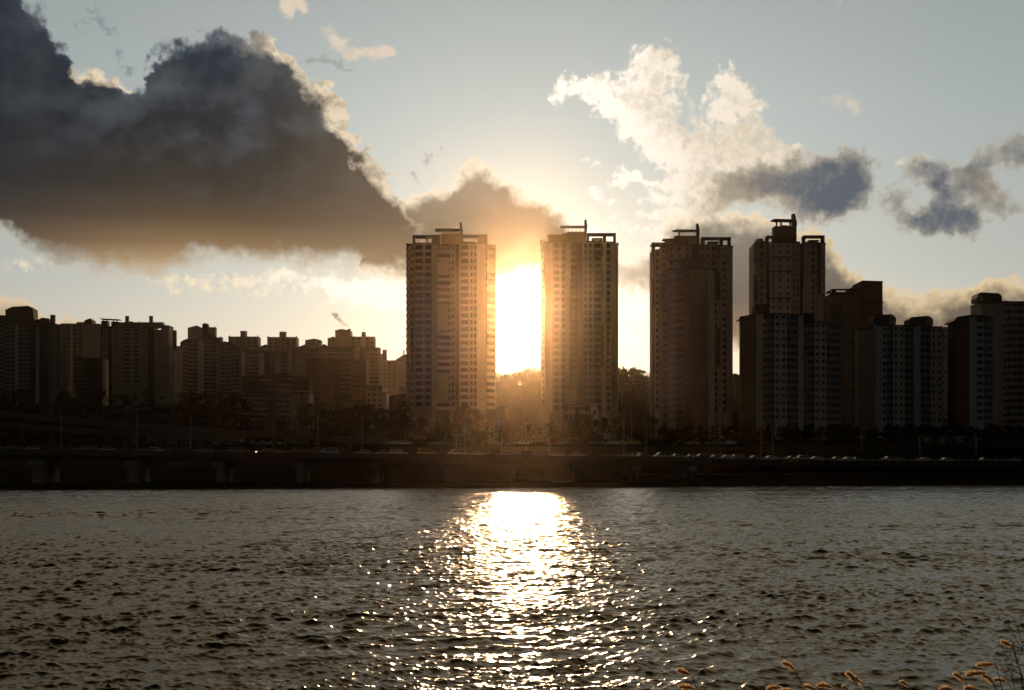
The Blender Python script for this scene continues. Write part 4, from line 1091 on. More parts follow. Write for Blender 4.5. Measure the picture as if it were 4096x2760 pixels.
def build_viaduct():
    root = thing('viaduct', 'long low concrete road viaduct on piers along the far waterline, full of cars', 'bridge', (0, 0, 0))
    d = MB(); strip(d, -190, XJ, 4, 0.0, 19.0, -0.35, 0.0, M_asph); strip(d, -190, XJ, 4, 2.2, 16.8, -1.9, -0.352, M_conc); strip(d, -190, XJ, 4, -.35, -.002, -0.75, 0.1, M_conc)
    d.build('deck', root)
    for off in (-0.33, 18.7):
        b = MB(); strip(b, -190, XJ, 4, off, off + .28, 0.1, 0.62, M_conc); b.build('parapet', root)
    rl = MB(); strip(rl, -190, XJ, 4, -.25, -.17, 0.92, 1.0, M_rail)
    x = -190.0
    while x < XJ:
        y, z = road_pt(x); rl.box(x - .05, x + .05, y - .26, y - .16, z + .62, z + .92, M_rail); x += 2.0
    rl.build('railing', root)
    ln = MB()
    for off in (1.2, 9.4, 17.8): strip(ln, -190, XJ, 4, off, off + .15, 0.004, 0.012, M_line)
    ln.build('lane_marking', root)
    piers = [(-260, -215), (110, 152), (493, 531), (853, 881), (1178, 1203), (1483, 1513), (1772, 1796), (2043, 2064), (2296, 2320), (2537, 2560), (2765, 2784)]
    for a, b in piers:
        Yg = 350.0
        for _ in range(3): Yg = float(shore_np(np.array([PX(a, Yg)]))[0]) + 6.5
        x0, x1 = PX(a, Yg), PX(b, Yg)
        y, z = road_pt((x0 + x1) / 2)
        p = MB()
        prof = [(x0, y + 3.0), (x0 + .4, y + 2.4), (x1 - .4, y + 2.4), (x1, y + 3.0), (x1, y + 6.5), (x1 - .4, y + 7.1), (x0 + .4, y + 7.1), (x0, y + 6.5)]
        M_pier = mat('pier_concrete', (0.32, 0.31, 0.29), 0.95, spec=0.05, vary=0.25, vscale=0.4)
        p.prism(prof, -1.5, z - 3.3, M_pier)
        pr = p.build('pier', root)
        c = MB(); c.prism([(x0 - .5, y + 1.4), (x1 + .5, y + 1.4), (x1 + .5, y + 16.5), (x0 - .5, y + 16.5)], z - 3.3, z - 1.9, M_pier)
        c.build('pier_cap', pr)
        q = MB(); q.prism([(X_, Y_ + 9.2) for X_, Y_ in prof], -1.5, z - 3.3, M_pier); q.build('pier', root)
build_viaduct()
def build_roads():
    r = MB(); strip(r, XJ + .02, 280, 4, 0.0, 19.0, -1.4, 0.0, M_asph)
    tag(r.build('road'), kind='structure')
    ln = MB()
    for off in (1.2, 9.4, 17.8): strip(ln, XJ + .02, 280, 4, off, off + .15, 0.004, 0.012, M_line)
    tag(ln.build('road_marking'), kind='structure')
    t = thing('guard_rail', 'low metal guard rail along the river side of the road at the right', 'guard rail', (0, 0, 0))
    g = MB(); strip(g, XJ + .1, 280, 4, -.2, -.12, 0.45, 0.75, M_rail)
    g.build('rail', t)
    p = MB(); x = XJ + 1.0
    while x < 278:
        y, z = road_pt(x); p.box(x - .06, x + .06, y - .12, y, z - .8, z + .8, M_rail); x += 4.0
    tag(p.build('post', t), kind='stuff')
    # riverside footpath
    pth = MB(); vs = []; fs = []
    xs = np.arange(30, 300, 4.0)
    for x in xs:
        y = float(shore_np(np.array([x]))[0]); 
        vs += [(x, y + 7.2, 3.1), (x, y + 10.2, 3.1), (x, y + 10.2, 3.62), (x, y + 7.2, 3.62)]
    for i in range(len(xs) - 1):
        for k in range(4): fs.append((i * 4 + k, i * 4 + (k + 1) % 4, i * 4 + 4 + (k + 1) % 4, i * 4 + 4 + k)[::-1])
    pth.add(vs, fs, M_conc); tag(pth.build('path'), kind='structure')
    # upper road behind
    u = MB(); vs = []; fs = []
    xs = np.arange(-120, 260, 6.0)
    for x in xs: vs += [(x, 436, 11.0), (x, 452, 11.0), (x, 452, 12.1), (x, 436, 12.1)]
    for i in range(len(xs) - 1):
        for k in range(4): fs.append((i * 4 + k, i * 4 + (k + 1) % 4, i * 4 + 4 + (k + 1) % 4, i * 4 + 4 + k)[::-1])
    u.add(vs, fs, M_asph); tag(u.build('upper_road'), kind='structure')
build_roads()
def ramp(name, label, Y, P0_, P1_, width, th):
    """straight sloping bridge between two photo points at distance Y"""
    root = thing(name, label, 'bridge')
    M_conc = mat('pale_concrete', (0.13, 0.128, 0.122), 0.95, spec=0.05, vary=0.2, vscale=0.3)
    (a, ra), (b, rb) = P0_, P1_
    xa, xb = PX(a, Y), PX(b, Y); za, zb = PZ(ra, Y), PZ(rb, Y)
    def sw(y0, y1, d0, d1, m, nm):
        mb = MB(); vs = []; fs = []; n = 24
        for i in range(n + 1):
            t = i / n; x = xa + (xb - xa) * t; z = za + (zb - za) * t - 0.9 * math.sin(t * math.pi)
            vs += [(x, Y + y0, z + d0), (x, Y + y1, z + d0), (x, Y + y1, z + d1), (x, Y + y0, z + d1)]
        for i in range(n):
            for k in range(4): fs.append((i * 4 + k, i * 4 + (k + 1) % 4, i * 4 + 4 + (k + 1) % 4, i * 4 + 4 + k)[::-1])
        fs.append((0, 1, 2, 3)); fs.append((n * 4 + 3, n * 4 + 2, n * 4 + 1, n * 4))
        mb.add(vs, fs, m); mb.build(nm, root)
    sw(0, width, -1.0 - th, -1.0, M_conc, 'deck')
    sw(-.3, -.002, -1.7, 0, M_conc, 'parapet'); sw(width + .002, width + .3, -1.7, 0, M_conc, 'parapet')
    k = int((xb - xa) / 22)
    for i in range(k):
        t = (i + .5) / k; x = xa + (xb - xa) * t; z = za + (zb - za) * t - 0.9 * math.sin(t * math.pi)
        g0 = gz(x, Y + width / 2) - 1
        if z - 1.0 - th > g0 + 1.5:
            mb = MB(); mb.tube([(x, Y + width / 2, g0), (x, Y + width / 2, z - 1.0 - th)], .8, M_conc, 10); mb.build('pier', root)
    return root
ramp('ramp_bridge', 'upper elevated ramp sloping down from the left edge of the picture', 428.0, (-260, 1618), (1540, 1752), 8.0, 1.0)
ramp('ramp_bridge', 'lower elevated ramp sloping down from the left edge under the upper one', 412.0, (-260, 1658), (960, 1742), 7.0, 0.8)
# ------------------------------------------------------------------ vehicles
M_tyre = mat('tyre_rubber', (0.02, 0.02, 0.02), 0.9)
M_rim = mat('wheel_rim', (0.35, 0.35, 0.36), 0.4, metal=0.8)
M_cglass = mat('car_glass', (0.01, 0.012, 0.014), 0.06, spec=0.6)
M_hl = mat('headlight_glass', (0.7, 0.7, 0.68), 0.15)
M_hl_on = mat('headlight_lit', (0.8, 0.7, 0.5), 0.3, emit=((1.0, 0.72, 0.35), 6.0))
M_tl = mat('tail_light_glass', (0.35, 0.02, 0.02), 0.2)
M_tl_on = mat('tail_light_lit', (0.5, 0.02, 0.02), 0.3, emit=((1.0, 0.03, 0.02), 1.6))
PAINT = {'white': (0.72, 0.72, 0.70), 'silver': (0.45, 0.46, 0.47), 'grey': (0.16, 0.165, 0.17), 'black': (0.02, 0.02, 0.022), 'blue': (0.05, 0.08, 0.16), 'red': (0.22, 0.03, 0.03), 'yellow': (0.55, 0.36, 0.03), 'brown': (0.09, 0.06, 0.04)}
def paint(c):
    k = 'car_paint_' + c
    if k in MATS: return MATS[k]
    m = mat(k, PAINT[c], 0.28, spec=0.5)
    m.node_tree.nodes['Principled BSDF'].inputs['Coat Weight'].default_value = 0.6
    return m
# body outlines: lower body and cabin as x-z profiles, length along x, nose at -x
KINDS = {
    'sedan': dict(L=4.7, W=1.82, H=1.45, lower=[(-2.35, .35), (-2.38, .62), (-2.2, .78), (-1.1, .93), (1.55, 1.0), (2.28, .96), (2.38, .7), (2.35, .35)], cab=[(-1.15, .92), (-.45, 1.40), (.55, 1.45), (1.05, 1.38), (1.75, .98)], ins=.16, wx=(-1.42, 1.42), wr=.33),
    'hatchback': dict(L=4.0, W=1.72, H=1.5, lower=[(-2.0, .35), (-2.03, .65), (-1.8, .82), (-1.0, .97), (1.85, 1.02), (2.0, .8), (2.0, .35)], cab=[(-1.1, .96), (-.4, 1.46), (.9, 1.5), (1.6, 1.4), (1.92, 1.0)], ins=.15, wx=(-1.25, 1.28), wr=.31),
    'suv': dict(L=4.7, W=1.9, H=1.75, lower=[(-2.35, .42), (-2.38, .8), (-2.2, 1.0), (-1.2, 1.1), (2.28, 1.14), (2.36, .9), (2.35, .42)], cab=[(-1.25, 1.09), (-.6, 1.68), (1.5, 1.74), (2.05, 1.62), (2.28, 1.12)], ins=.14, wx=(-1.42, 1.42), wr=.38),
    'van': dict(L=5.0, W=1.95, H=1.98, lower=[(-2.5, .38), (-2.52, .85), (-2.3, 1.05), (-1.8, 1.15), (2.45, 1.15), (2.5, .9), (2.5, .38)], cab=[(-1.85, 1.14), (-1.05, 1.90), (1.9, 1.98), (2.38, 1.9), (2.46, 1.14)], ins=.12, wx=(-1.6, 1.6), wr=.35),
}
def arch(prof, wx, r):
    """cut wheel arches in the straight underside of a body outline (drawn nose to tail over the top)"""
    zb = prof[-1][1]; out = list(prof)
    for cx in sorted(wx, reverse=True):
        for k in range(0, 7):
            a = math.pi * k / 6
            out.append((cx + math.cos(a) * (r + .06), max(zb, zb + math.sin(a) * (r + .06) * 0.9)))
    return out
def body_mesh(kind, col):
    K = KINDS[kind]; mb = MB(); W = K['W'] / 2; pm = paint(col)
    low = arch(K['lower'], K['wx'], K['wr'])
    # rounded body sides: three slices across
    n = len(low)
    rings = [(-W, 0.94), (-W + .12, 1.0), (W - .12, 1.0), (W, 0.94)]
    vs = []; zc = .7
    for (y, s_) in rings:
        for x, z in low: vs.append((x * (0.985 if s_ < 1 else 1), y, zc + (z - zc) * s_ if z > .5 else z))
    fs = []
    for r_ in range(3):
        for i in range(n): fs.append((r_ * n + i, r_ * n + (i + 1) % n, (r_ + 1) * n + (i + 1) % n, (r_ + 1) * n + i))
    fs.append(tuple(range(n))[::-1]); fs.append(tuple(range(3 * n, 4 * n)))
    mb.add(vs, fs, pm)
    cab = K['cab']; ins = K['ins']; m_ = len(cab)
    z0 = cab[0][1]; z1 = max(z for _, z in cab)
    vs = []
    for sgn in (-1, 1):
        for x, z in cab:
            vs.append((x, sgn * (W - .05 - ins * (z - z0) / (z1 - z0)), z))
    fs = [(i, i + 1, m_ + i + 1, m_ + i) for i in range(m_ - 1)] + [tuple(range(m_))[::-1], tuple(range(m_, 2 * m_))]
    mb.add(vs, fs, pm)
    return mb.mesh('car_body')
def glass_mesh(kind):
    K = KINDS[kind]; mb = MB(); W = K['W'] / 2; cab = K['cab']; ins = K['ins']
    z0 = cab[0][1]; z1 = max(z for _, z in cab)
    def side(sgn, x0, x1):
        pr = []
        for (x, z) in cab: pr.append((x, z))
        # clip the cabin outline between x0 and x1, shrink
        def top(x):
            for (a, b) in zip(cab[:-1], cab[1:]):
                if a[0] <= x <= b[0]: return a[1] + (b[1] - a[1]) * (x - a[0]) / (b[0] - a[0])
            return z0
        zl = z0 + .06
        P = []
        ta, tb = max(zl + .02, top(x0) - .09), max(zl + .02, top(x1) - .09)
        for (x, z) in ((x0, zl), (x1, zl), (x1, tb), ((x0 + x1) / 2, top((x0 + x1) / 2) - .09), (x0, ta)):
            y = sgn * (W - .05 - ins * (z - z0) / (z1 - z0) + .012)
            P.append((x, y, z))
        mb.add(P, [tuple(range(5)) if sgn < 0 else tuple(range(5))[::-1]], M_cglass)
    xs0, xs1 = cab[0][0] + .32, cab[-1][0] - .3; xm = (xs0 + xs1) / 2
    for sgn in (-1, 1):
        side(sgn, xs0, xm - .05); side(sgn, xm + .05, xs1)
    for (a, b) in ((cab[0], cab[1]), (cab[-1], cab[-2])):
        f = .1; A = (a[0] + (b[0] - a[0]) * f, a[1] + (b[1] - a[1]) * f); B = (a[0] + (b[0] - a[0]) * .92, a[1] + (b[1] - a[1]) * .92)
        o = -.012 if a[0] < b[0] else .012
        ya = W - .14; yb = W - .1 - ins
        mb.add([(A[0] + o, -ya, A[1] + .01), (A[0] + o, ya, A[1] + .01), (B[0] + o, yb, B[1] + .01), (B[0] + o, -yb, B[1] + .01)], [(0, 1, 2, 3), (3, 2, 1, 0)][:1], M_cglass)
    return mb.mesh('car_window')
def wheel_meshes(r):
    t = MB(); t.tube([(0, -.1, 0), (0, -.08, 0), (0, .08, 0), (0, .1, 0)], [r * .9, r, r, r * .9], M_tyre, 16)
    c = MB(); c.tube([(0, -.115, 0), (0, .115, 0)], r * .6, M_rim, 10, smooth=False)
    return t.mesh('wheel'), c.mesh('rim')
CARM = {}
def make_car(kind, col, head=False, tail=False):
    K = KINDS[kind]
    key = (kind, col)
    if ('b', key) not in CARM: CARM[('b', key)] = body_mesh(kind, col)
    if ('g', kind) not in CARM: CARM[('g', kind)] = glass_mesh(kind); CARM[('w', kind)] = wheel_meshes(K['wr'])
    root = bpy.data.objects.new('parked_car' if False else 'car', None); C.objects.link(root)
    link('car_body', CARM[('b', key)], root); link('car_window', CARM[('g', kind)], root)
    for x in K['wx']:
        for sgn in (-1, 1):
            w = link('wheel', CARM[('w', kind)][0], root, (x, sgn * (K['W'] / 2 - .12), K['wr'])); link('rim', CARM[('w', kind)][1], w)
    for nm, x, on, m0, m1 in (('headlight', -K['L'] / 2 + .03, head, M_hl, M_hl_on), ('tail_light', K['L'] / 2 - .05, tail, M_tl, M_tl_on)):
        for sgn in (-1, 1):
            k2 = (nm, kind, on, sgn)
            if k2 not in CARM:
                mb = MB(); z = .66 if kind in ('sedan', 'hatchback') else .85
                d = -.03 if x < 0 else .03
                mb.box(x - .06 + d, x + .06 + d, sgn * (K['W'] / 2 - .38), sgn * (K['W'] / 2 - .03), z, z + .15, m1 if on else m0)
                CARM[k2] = mb.mesh(nm)
            link(nm, CARM[k2], root)
    root['_kind'] = kind
    return root
def copy_tree(o, parent=None):
    c = o.copy(); C.objects.link(c); c.parent = parent
    for ch in o.children: copy_tree(ch, c)
    return c
CARP = {}
def get_car(kind, col, head, tail):
    key = (kind, col, head, tail)
    if key not in CARP:
        CARP[key] = make_car(kind, col, head, tail); return CARP[key]
    return copy_tree(CARP[key])
ORD = ['first', 'second', 'third', 'fourth', 'fifth', 'sixth', 'seventh', 'eighth', 'ninth', 'tenth', 'eleventh', 'twelfth', 'thirteenth', 'fourteenth', 'fifteenth', 'sixteenth', 'seventeenth', 'eighteenth', 'nineteenth', 'twentieth']
# landmarks by photo column, used to say where a thing stands
MARKS = [(0, 'the hip-roofed block'), (243, 'the white-panelled block'), (412, 'the two-chimney slab'), (690, 'the white stepped slab'), (967, 'the striped office'),
         (1238, 'the brick block'), (1500, 'the small shop'), (1630, 'the first tower'), (1984, 'the sunlit gap'), (2165, 'the second tower'), (2470, 'the second wider gap'), (2612, 'the third tower'),
         (2930, 'the narrow gap'), (2966, 'the long slab'), (3365, 'the brown framed block'), (3440, 'the barn-hut block'), (3815, 'the brown-flanked block'), (3970, 'the right-edge block')]
def mark(px):
    r_ = MARKS[0][1]
    for a, n in MARKS:
        if px >= a: r_ = n
    return r_
def auto_label(items, fmt):
    """items: (object, px, description); numbers those alike below one landmark"""
    seen = {}
    for o, px, desc in sorted(items, key=lambda q: q[1]):
        seen.setdefault((desc, mark(px)), []).append(o)
    for (desc, mk), L in seen.items():
        for i, o in enumerate(L):
            o['label'] = fmt.format(d=desc if len(L) == 1 else ORD[i] + ' ' + desc + ' from the left', m=mk)

# (photo column, kind, colour, faces left?, lane, head lit, tail lit)
V = [(258, 'sedan', 'black', 1, 1, 0, 0), (350, 'suv', 'grey', 1, 0, 0, 0), (425, 'sedan', 'silver', 1, 0, 0, 0), (520, 'hatchback', 'black', 1, 1, 0, 0), (575, 'sedan', 'grey', 1, 0, 0, 0), (622, 'hatchback', 'white', 0, 0, 0, 0), (688, 'sedan', 'black', 1, 0, 0, 0), (745, 'sedan', 'grey', 1, 0, 1, 0), (818, 'hatchback', 'silver', 1, 1, 0, 0),
     (60, 'sedan', 'grey', 1, 0, 0, 0), (125, 'hatchback', 'silver', 1, 1, 0, 0), (935, 'suv', 'grey', 1, 1, 0, 0), (1062, 'sedan', 'grey', 1, 0, 1, 0), (1110, 'hatchback', 'silver', 0, 1, 0, 0), (1190, 'suv', 'brown', 1, 1, 0, 0), (1262, 'sedan', 'black', 1, 1, 0, 0), (1314, 'van', 'silver', 1, 0, 0, 0), (1388, 'suv', 'black', 1, 1, 0, 0), (1450, 'hatchback', 'silver', 1, 0, 0, 0), (1526, 'sedan', 'silver', 1, 0, 0, 0),
     (1592, 'suv', 'white', 0, 0, 0, 0), (1640, 'sedan', 'black', 1, 1, 1, 0), (1706, 'van', 'yellow', 0, 0, 0, 0), (1765, 'hatchback', 'black', 1, 1, 0, 0), (1826, 'van', 'white', 1, 0, 0, 0), (1898, 'sedan', 'white', 1, 0, 0, 0), (1970, 'suv', 'brown', 1, 1, 0, 0), (2034, 'sedan', 'grey', 1, 0, 0, 0), (2094, 'suv', 'black', 1, 0, 0, 0), (2158, 'sedan', 'grey', 1, 1, 0, 0), (2228, 'hatchback', 'silver', 1, 0, 0, 0),
     (2300, 'sedan', 'silver', 1, 0, 0, 0), (2368, 'sedan', 'black', 0, 1, 0, 1), (2425, 'sedan', 'grey', 1, 1, 0, 0), (2494, 'sedan', 'silver', 1, 0, 0, 0), (2536, 'suv', 'white', 1, 1, 0, 0), (2566, 'sedan', 'grey', 1, 0, 0, 0), (2650, 'van', 'silver', 1, 0, 0, 0), (2706, 'sedan', 'silver', 1, 0, 0, 0), (2764, 'hatchback', 'grey', 1, 1, 0, 0), (2806, 'suv', 'black', 1, 0, 0, 0), (2860, 'sedan', 'grey', 1, 1, 0, 0), (2905, 'sedan', 'silver', 1, 0, 0, 0), (2945, 'suv', 'grey', 1, 1, 0, 0),
     (3018, 'sedan', 'grey', 1, 0, 0, 0), (3080, 'sedan', 'white', 1, 0, 0, 0), (3165, 'sedan', 'grey', 1, 1, 0, 0), (3205, 'suv', 'silver', 1, 0, 0, 1), (3262, 'sedan', 'white', 1, 0, 0, 0), (3345, 'hatchback', 'grey', 1, 1, 0, 0), (3390, 'sedan', 'white', 1, 0, 0, 0), (3425, 'sedan', 'black', 1, 1, 0, 0), (3555, 'suv', 'grey', 1, 0, 0, 0), (3585, 'sedan', 'silver', 1, 1, 0, 0), (3690, 'sedan', 'white', 1, 0, 0, 0), (3782, 'sedan', 'silver', 1, 0, 0, 0),
     (3935, 'sedan', 'grey', 1, 0, 0, 0), (3990, 'suv', 'black', 1, 1, 0, 1), (4055, 'hatchback', 'silver', 1, 0, 0, 0)]
items = []
for (px, kind, col, left, lane, hd, tl) in V:
    X = PX(px, 360)
    for _ in range(5):
        y, z = road_pt(X); yy = y + (3.2, 6.8)[lane]; X = PX(px, yy)
    o = get_car(kind, col, bool(hd), bool(tl))
    dy = (road_pt(X + 2)[0] - road_pt(X - 2)[0]) / 4
    o.location = (X, yy, z + .004); o.rotation_euler = (0, 0, math.atan(dy) + (0 if left else math.pi))
    tag(o, None, 'car', 'cars queuing on the riverside viaduct and road')
    items.append((o, px, '%s%s %s' % ('headlit ' if hd else ('tail-lit ' if tl else ''), col, kind.replace('suv', 'off-roader'))))
auto_label(items, '{d}, on the near road below {m}')
items = []
U_ = [(1034, 'sedan', 'grey'), (1092, 'sedan', 'silver'), (1160, 'sedan', 'black'), (1196, 'suv', 'grey'), (1365, 'sedan', 'black'), (1464, 'suv', 'black'), (1572, 'sedan', 'silver'), (1617, 'sedan', 'silver'), (1741, 'sedan', 'grey'), (1771, 'hatchback', 'grey'), (1985, 'sedan', 'grey'),
      (2088, 'suv', 'silver'), (2160, 'sedan', 'black'), (2198, 'suv', 'red'), (2244, 'van', 'white'), (2382, 'suv', 'grey'), (2442, 'sedan', 'silver'), (2475, 'hatchback', 'silver'), (2532, 'sedan', 'yellow'), (2770, 'sedan', 'grey'), (2855, 'suv', 'grey'), (2915, 'sedan', 'silver')]
for i, (px, kind, col) in enumerate(U_):
    yy = 439 + (i % 3) * 3.2; X = PX(px, yy)
    o = get_car(kind, col, False, False)
    o.location = (X, yy, 12.1); o.rotation_euler = (0, 0, 0 if i % 3 else 0.0)
    tag(o, None, 'car', 'cars on the upper road below the towers')
    items.append((o, px, '%s %s' % (col, kind.replace('suv', 'off-roader'))))
auto_label(items, '{d}, on the upper road below {m}')

# ------------------------------------------------------------------ street lamps, sign gantry, billboard
M_lamp = mat('lamp_head_metal', (0.22, 0.22, 0.21), 0.5, metal=0.2)
def lamp(px, top, arms, Yoff, arm=2.2, thick=.11):
    X = PX(px, 370)
    for _ in range(4):
        y, z = road_pt(X); yy = y + Yoff; X = PX(px, yy)
    if Yoff > 30: z = gz(X, yy)
    H = PZ(top, yy) - z
    o = thing('street_lamp', None, 'street lamp', (X, yy, z), 0, 'street lamps along the riverside roads')
    mb = MB(); mb.tube([(0, 0, -.1), (0, 0, .5), (0, 0, .52), (0, 0, H)], [thick * 1.7, thick * 1.7, thick * 1.1, thick * .6], W_steel, 8); mb.build('pole', o)
    for s_ in arms:
        a = MB(); a.tube([(0, 0, H - .5), (s_ * arm * .4, 0, H - .1), (s_ * arm, 0, H)], [.06, .05, .04], W_steel, 6); ar = a.build('arm', o)
        h = MB(); h.slab_profile([(s_ * (arm - .1), H - .06), (s_ * (arm + .25), H - .1), (s_ * (arm + .75), H), (s_ * (arm + .5), H + .12), (s_ * arm, H + .1)], -.16, .16, M_lamp); h.build('lamp_head', ar)
    return o
LMP = [(245, 1655, (-1,), 18.3), (548, 1632, (-1, 1), 18.3), (762, 1660, (-1,), 18.3), (1096, 1655, (-1,), 18.3), (1271, 1652, (-1,), 18.3), (1448, 1667, (1,), 18.3), (1825, 1650, (-1,), 18.3), (1862, 1634, (1,), 60), (2004, 1672, (-1,), 18.3),
       (2104, 1690, (1,), 18.3), (2198, 1648, (-1,), 18.3), (2495, 1677, (-1,), 18.3), (2585, 1688, (-1,), 18.3), (2527, 1636, (-1,), 60), (3043, 1692, (1,), 18.3), (3090, 1694, (1,), 18.3), (3447, 1708, (-1,), 18.3), (3460, 1712, (1,), 60)]
items = []
for (px, top, arms, yo) in LMP:
    o = lamp(px, top, arms, yo, arm=2.4 if px not in (2495, 2585) else 3.4)
    items.append((o, px, 'twin-armed street lamp' if len(arms) == 2 else ('%s-armed street lamp' % ('left' if arms[0] < 0 else 'right'))))
auto_label(items, '{d}, standing below {m}')
o = thing('mast', 'thick tall mast by the road in front of the third tall tower', 'mast', (PX(2880, 402), 402, 6.5))
mb = MB(); H = PZ(1625, 402) - 6.5; mb.tube([(0, 0, 0), (0, 0, H)], [.32, .2], W_steel, 10); mb.build('pole', o)
mb = MB(); mb.box(-.5, .5, -.3, .3, H, H + .35, W_steel); mb.build('mast_head', o)

M_green = mat('road_sign_green', (0.015, 0.16, 0.07), 0.45)
M_bsign = mat('road_sign_blue', (0.03, 0.05, 0.30), 0.45)
X0 = PX(3662, 425); yg, zg_ = road_pt(X0); yg += 2
o = thing('sign_gantry', 'lattice sign gantry over the road at the right, with three green panels', 'sign gantry', (X0, yg, zg_))
W_ = PX(3888, yg) - PX(3662, yg); zt = PZ(1750, yg) - zg_; zb_ = PZ(1766, yg) - zg_
for x in (0, W_):
    mb = MB(); mb.tube([(x, 0, 0), (x, 0, zt + .1)], .26, W_steel, 10); mb.build('post', o)
mb = MB()
mb.box(0, W_, -.08, .08, zt - .1, zt + .1, W_steel); mb.box(0, W_, -.078, .078, zb_ - .1, zb_ + .1, W_steel)
n_ = 12
for i in range(n_):
    a, b = W_ * i / n_, W_ * (i + 1) / n_
    mb.tube([(a, 0, zb_ if i % 2 else zt), (b, 0, zt if i % 2 else zb_)], .05, W_steel, 5)
mb.build('lattice_beam', o)
for a, b, r0, r1, m in ((3693, 3721, 1750, 1772, M_green), (3757, 3785, 1750, 1774, M_green), (3824, 3858, 1740, 1774, M_green), (3750, 3780, 1737, 1744, M_bsign)):
    mb = MB(); x0, x1 = PX(a, yg) - X0, PX(b, yg) - X0
    z0, z1 = PZ(r1, yg) - zg_, PZ(r0, yg) - zg_
    mb.box(x0, x1, -.3, -.2, z0, z1, m)
    p = mb.build('sign_panel', o)
    if m is M_green:
        w = MB()
        for k, f in enumerate((.28, .55, .78)):
            w.box(x0 + .25, x1 - .35 - .5 * (k % 2), -.325, -.301, z0 + (z1 - z0) * f, z0 + (z1 - z0) * f + .14, M_line)
        w.build('sign_legend', p)
Yb = 432.0
xb, zb2 = PX(2005, Yb), gz(PX(2005, Yb), Yb)
o = thing('billboard', 'tall pale lilac two-panel billboard on a pole, below the sunlit gap', 'billboard', (xb, Yb, zb2))
M_bill = mat('billboard_lilac', (0.42, 0.42, 0.56), 0.5, vary=.1, vscale=.5); M_bill2 = mat('billboard_blue', (0.34, 0.40, 0.62), 0.5, vary=.1, vscale=.5)
hw = 20 * Yb / F
mb = MB(); mb.tube([(0, .5, 0), (0, .5, PZ(1672, Yb) - zb2)], .25, W_steel, 8); mb.build('pole', o)
mb = MB(); mb.box(-hw, hw, -.2, .2, PZ(1672, Yb) - zb2, PZ(1628, Yb) - zb2, M_bill); mb.build('panel', o)
mb = MB(); mb.box(-hw, hw, -.2, .2, PZ(1703, Yb) - zb2, PZ(1674.5, Yb) - zb2, M_bill2); mb.build('panel', o)
M_can = mat('canopy_sheet', (0.45, 0.45, 0.44), 0.5)
for lab, a, b, row in (('long thin pale canopy roof on posts, below the first tall tower', 1868, 1963, 1729), ('short lower pale canopy roof, just right of the long one', 1948, 1994, 1740), ('small pale canopy roof at the left of the long one', 1802, 1848, 1738)):
    Yc = 456.0; x0, x1 = PX(a, Yc), PX(b, Yc); z = PZ(row, Yc); g = 12.1
    o = thing('canopy', lab, 'canopy', ((x0 + x1) / 2, Yc, g)); hw = (x1 - x0) / 2
    mb = MB(); mb.box(-hw, hw, -1.6, 1.6, z - g - .22, z - g, M_can); mb.build('canopy_roof', o)
    for x in (-hw + .4, hw - .4):
        mb = MB(); mb.box(x - .1, x + .1, -.1, .1, -1.5, z - g - .222, W_steel); mb.build('post', o)
# ------------------------------------------------------------------ trees
M_bark = mat('bark', (0.05, 0.038, 0.028), 0.95, vary=.3, vscale=2)
def leafmat(name, c):
    m = mat(name, c, 0.8, spec=0.08, vary=0.45, vscale=0.35)
    return m
LF = [leafmat('foliage_dark_green', (0.024, 0.030, 0.014)), leafmat('foliage_olive', (0.032, 0.032, 0.014)), leafmat('foliage_rust', (0.055, 0.030, 0.014))]
def leaf_cloud(rs, cents, n, size, m):
    """leaf-sized faces spread round clump centres (x, y, z, radius)"""
    w = np.array([c[3] ** 2 for c in cents]); idx = rs.choice(len(cents), n, p=w / w.sum())
    c = np.array(cents)[idx]
    d = rs.normal(size=(n, 3)); d /= np.linalg.norm(d, axis=1)[:, None]
    r = (rs.rand(n) ** 0.45)[:, None] * c[:, 3:4]
    P = c[:, :3] + d * r * np.array([1, 1, .8])
    a = rs.normal(size=(n, 3)); a /= np.linalg.norm(a, axis=1)[:, None]
    b = np.cross(a, rs.normal(size=(n, 3))); b /= np.linalg.norm(b, axis=1)[:, None]
    s = size * (.5 + rs.rand(n))[:, None]
    V = np.stack([P - a * s, P + b * s * .6, P + a * s, P - b * s * .6], 1).reshape(-1, 3)
    me = bpy.data.meshes.new('crown')
    me.vertices.add(len(V)); me.vertices.foreach_set('co', V.astype(np.float32).ravel())
    me.loops.add(n * 4); me.loops.foreach_set('vertex_index', np.arange(n * 4, dtype=np.int32))
    me.polygons.add(n); me.polygons.foreach_set('loop_start', np.arange(n, dtype=np.int32) * 4)
    me.update(calc_edges=True); me.materials.append(m)
    return me
def branches(rs, mb, p, d, L, r, depth, m, spread=.6):
    q = p + d * L
    mid = p + d * L * .5 + Vector(rs.normal(size=3)) * L * .06
    mb.tube([p, mid, q], [r, r * .8, r * .6], m, 5 if depth > 1 else 3, cap=False)
    if depth <= 0: return
    k = 3 if depth > 1 else 4
    for i in range(k):
        nd = (d + Vector(rs.normal(size=3)) * spread).normalized()
        nd.z = max(nd.z, -.05) + .12; nd.normalize()
        branches(rs, mb, p + d * L * (.55 + .45 * rs.rand()), nd, L * (.55 + .2 * rs.rand()), r * .55, depth - 1, m, spread)
PROT = {}
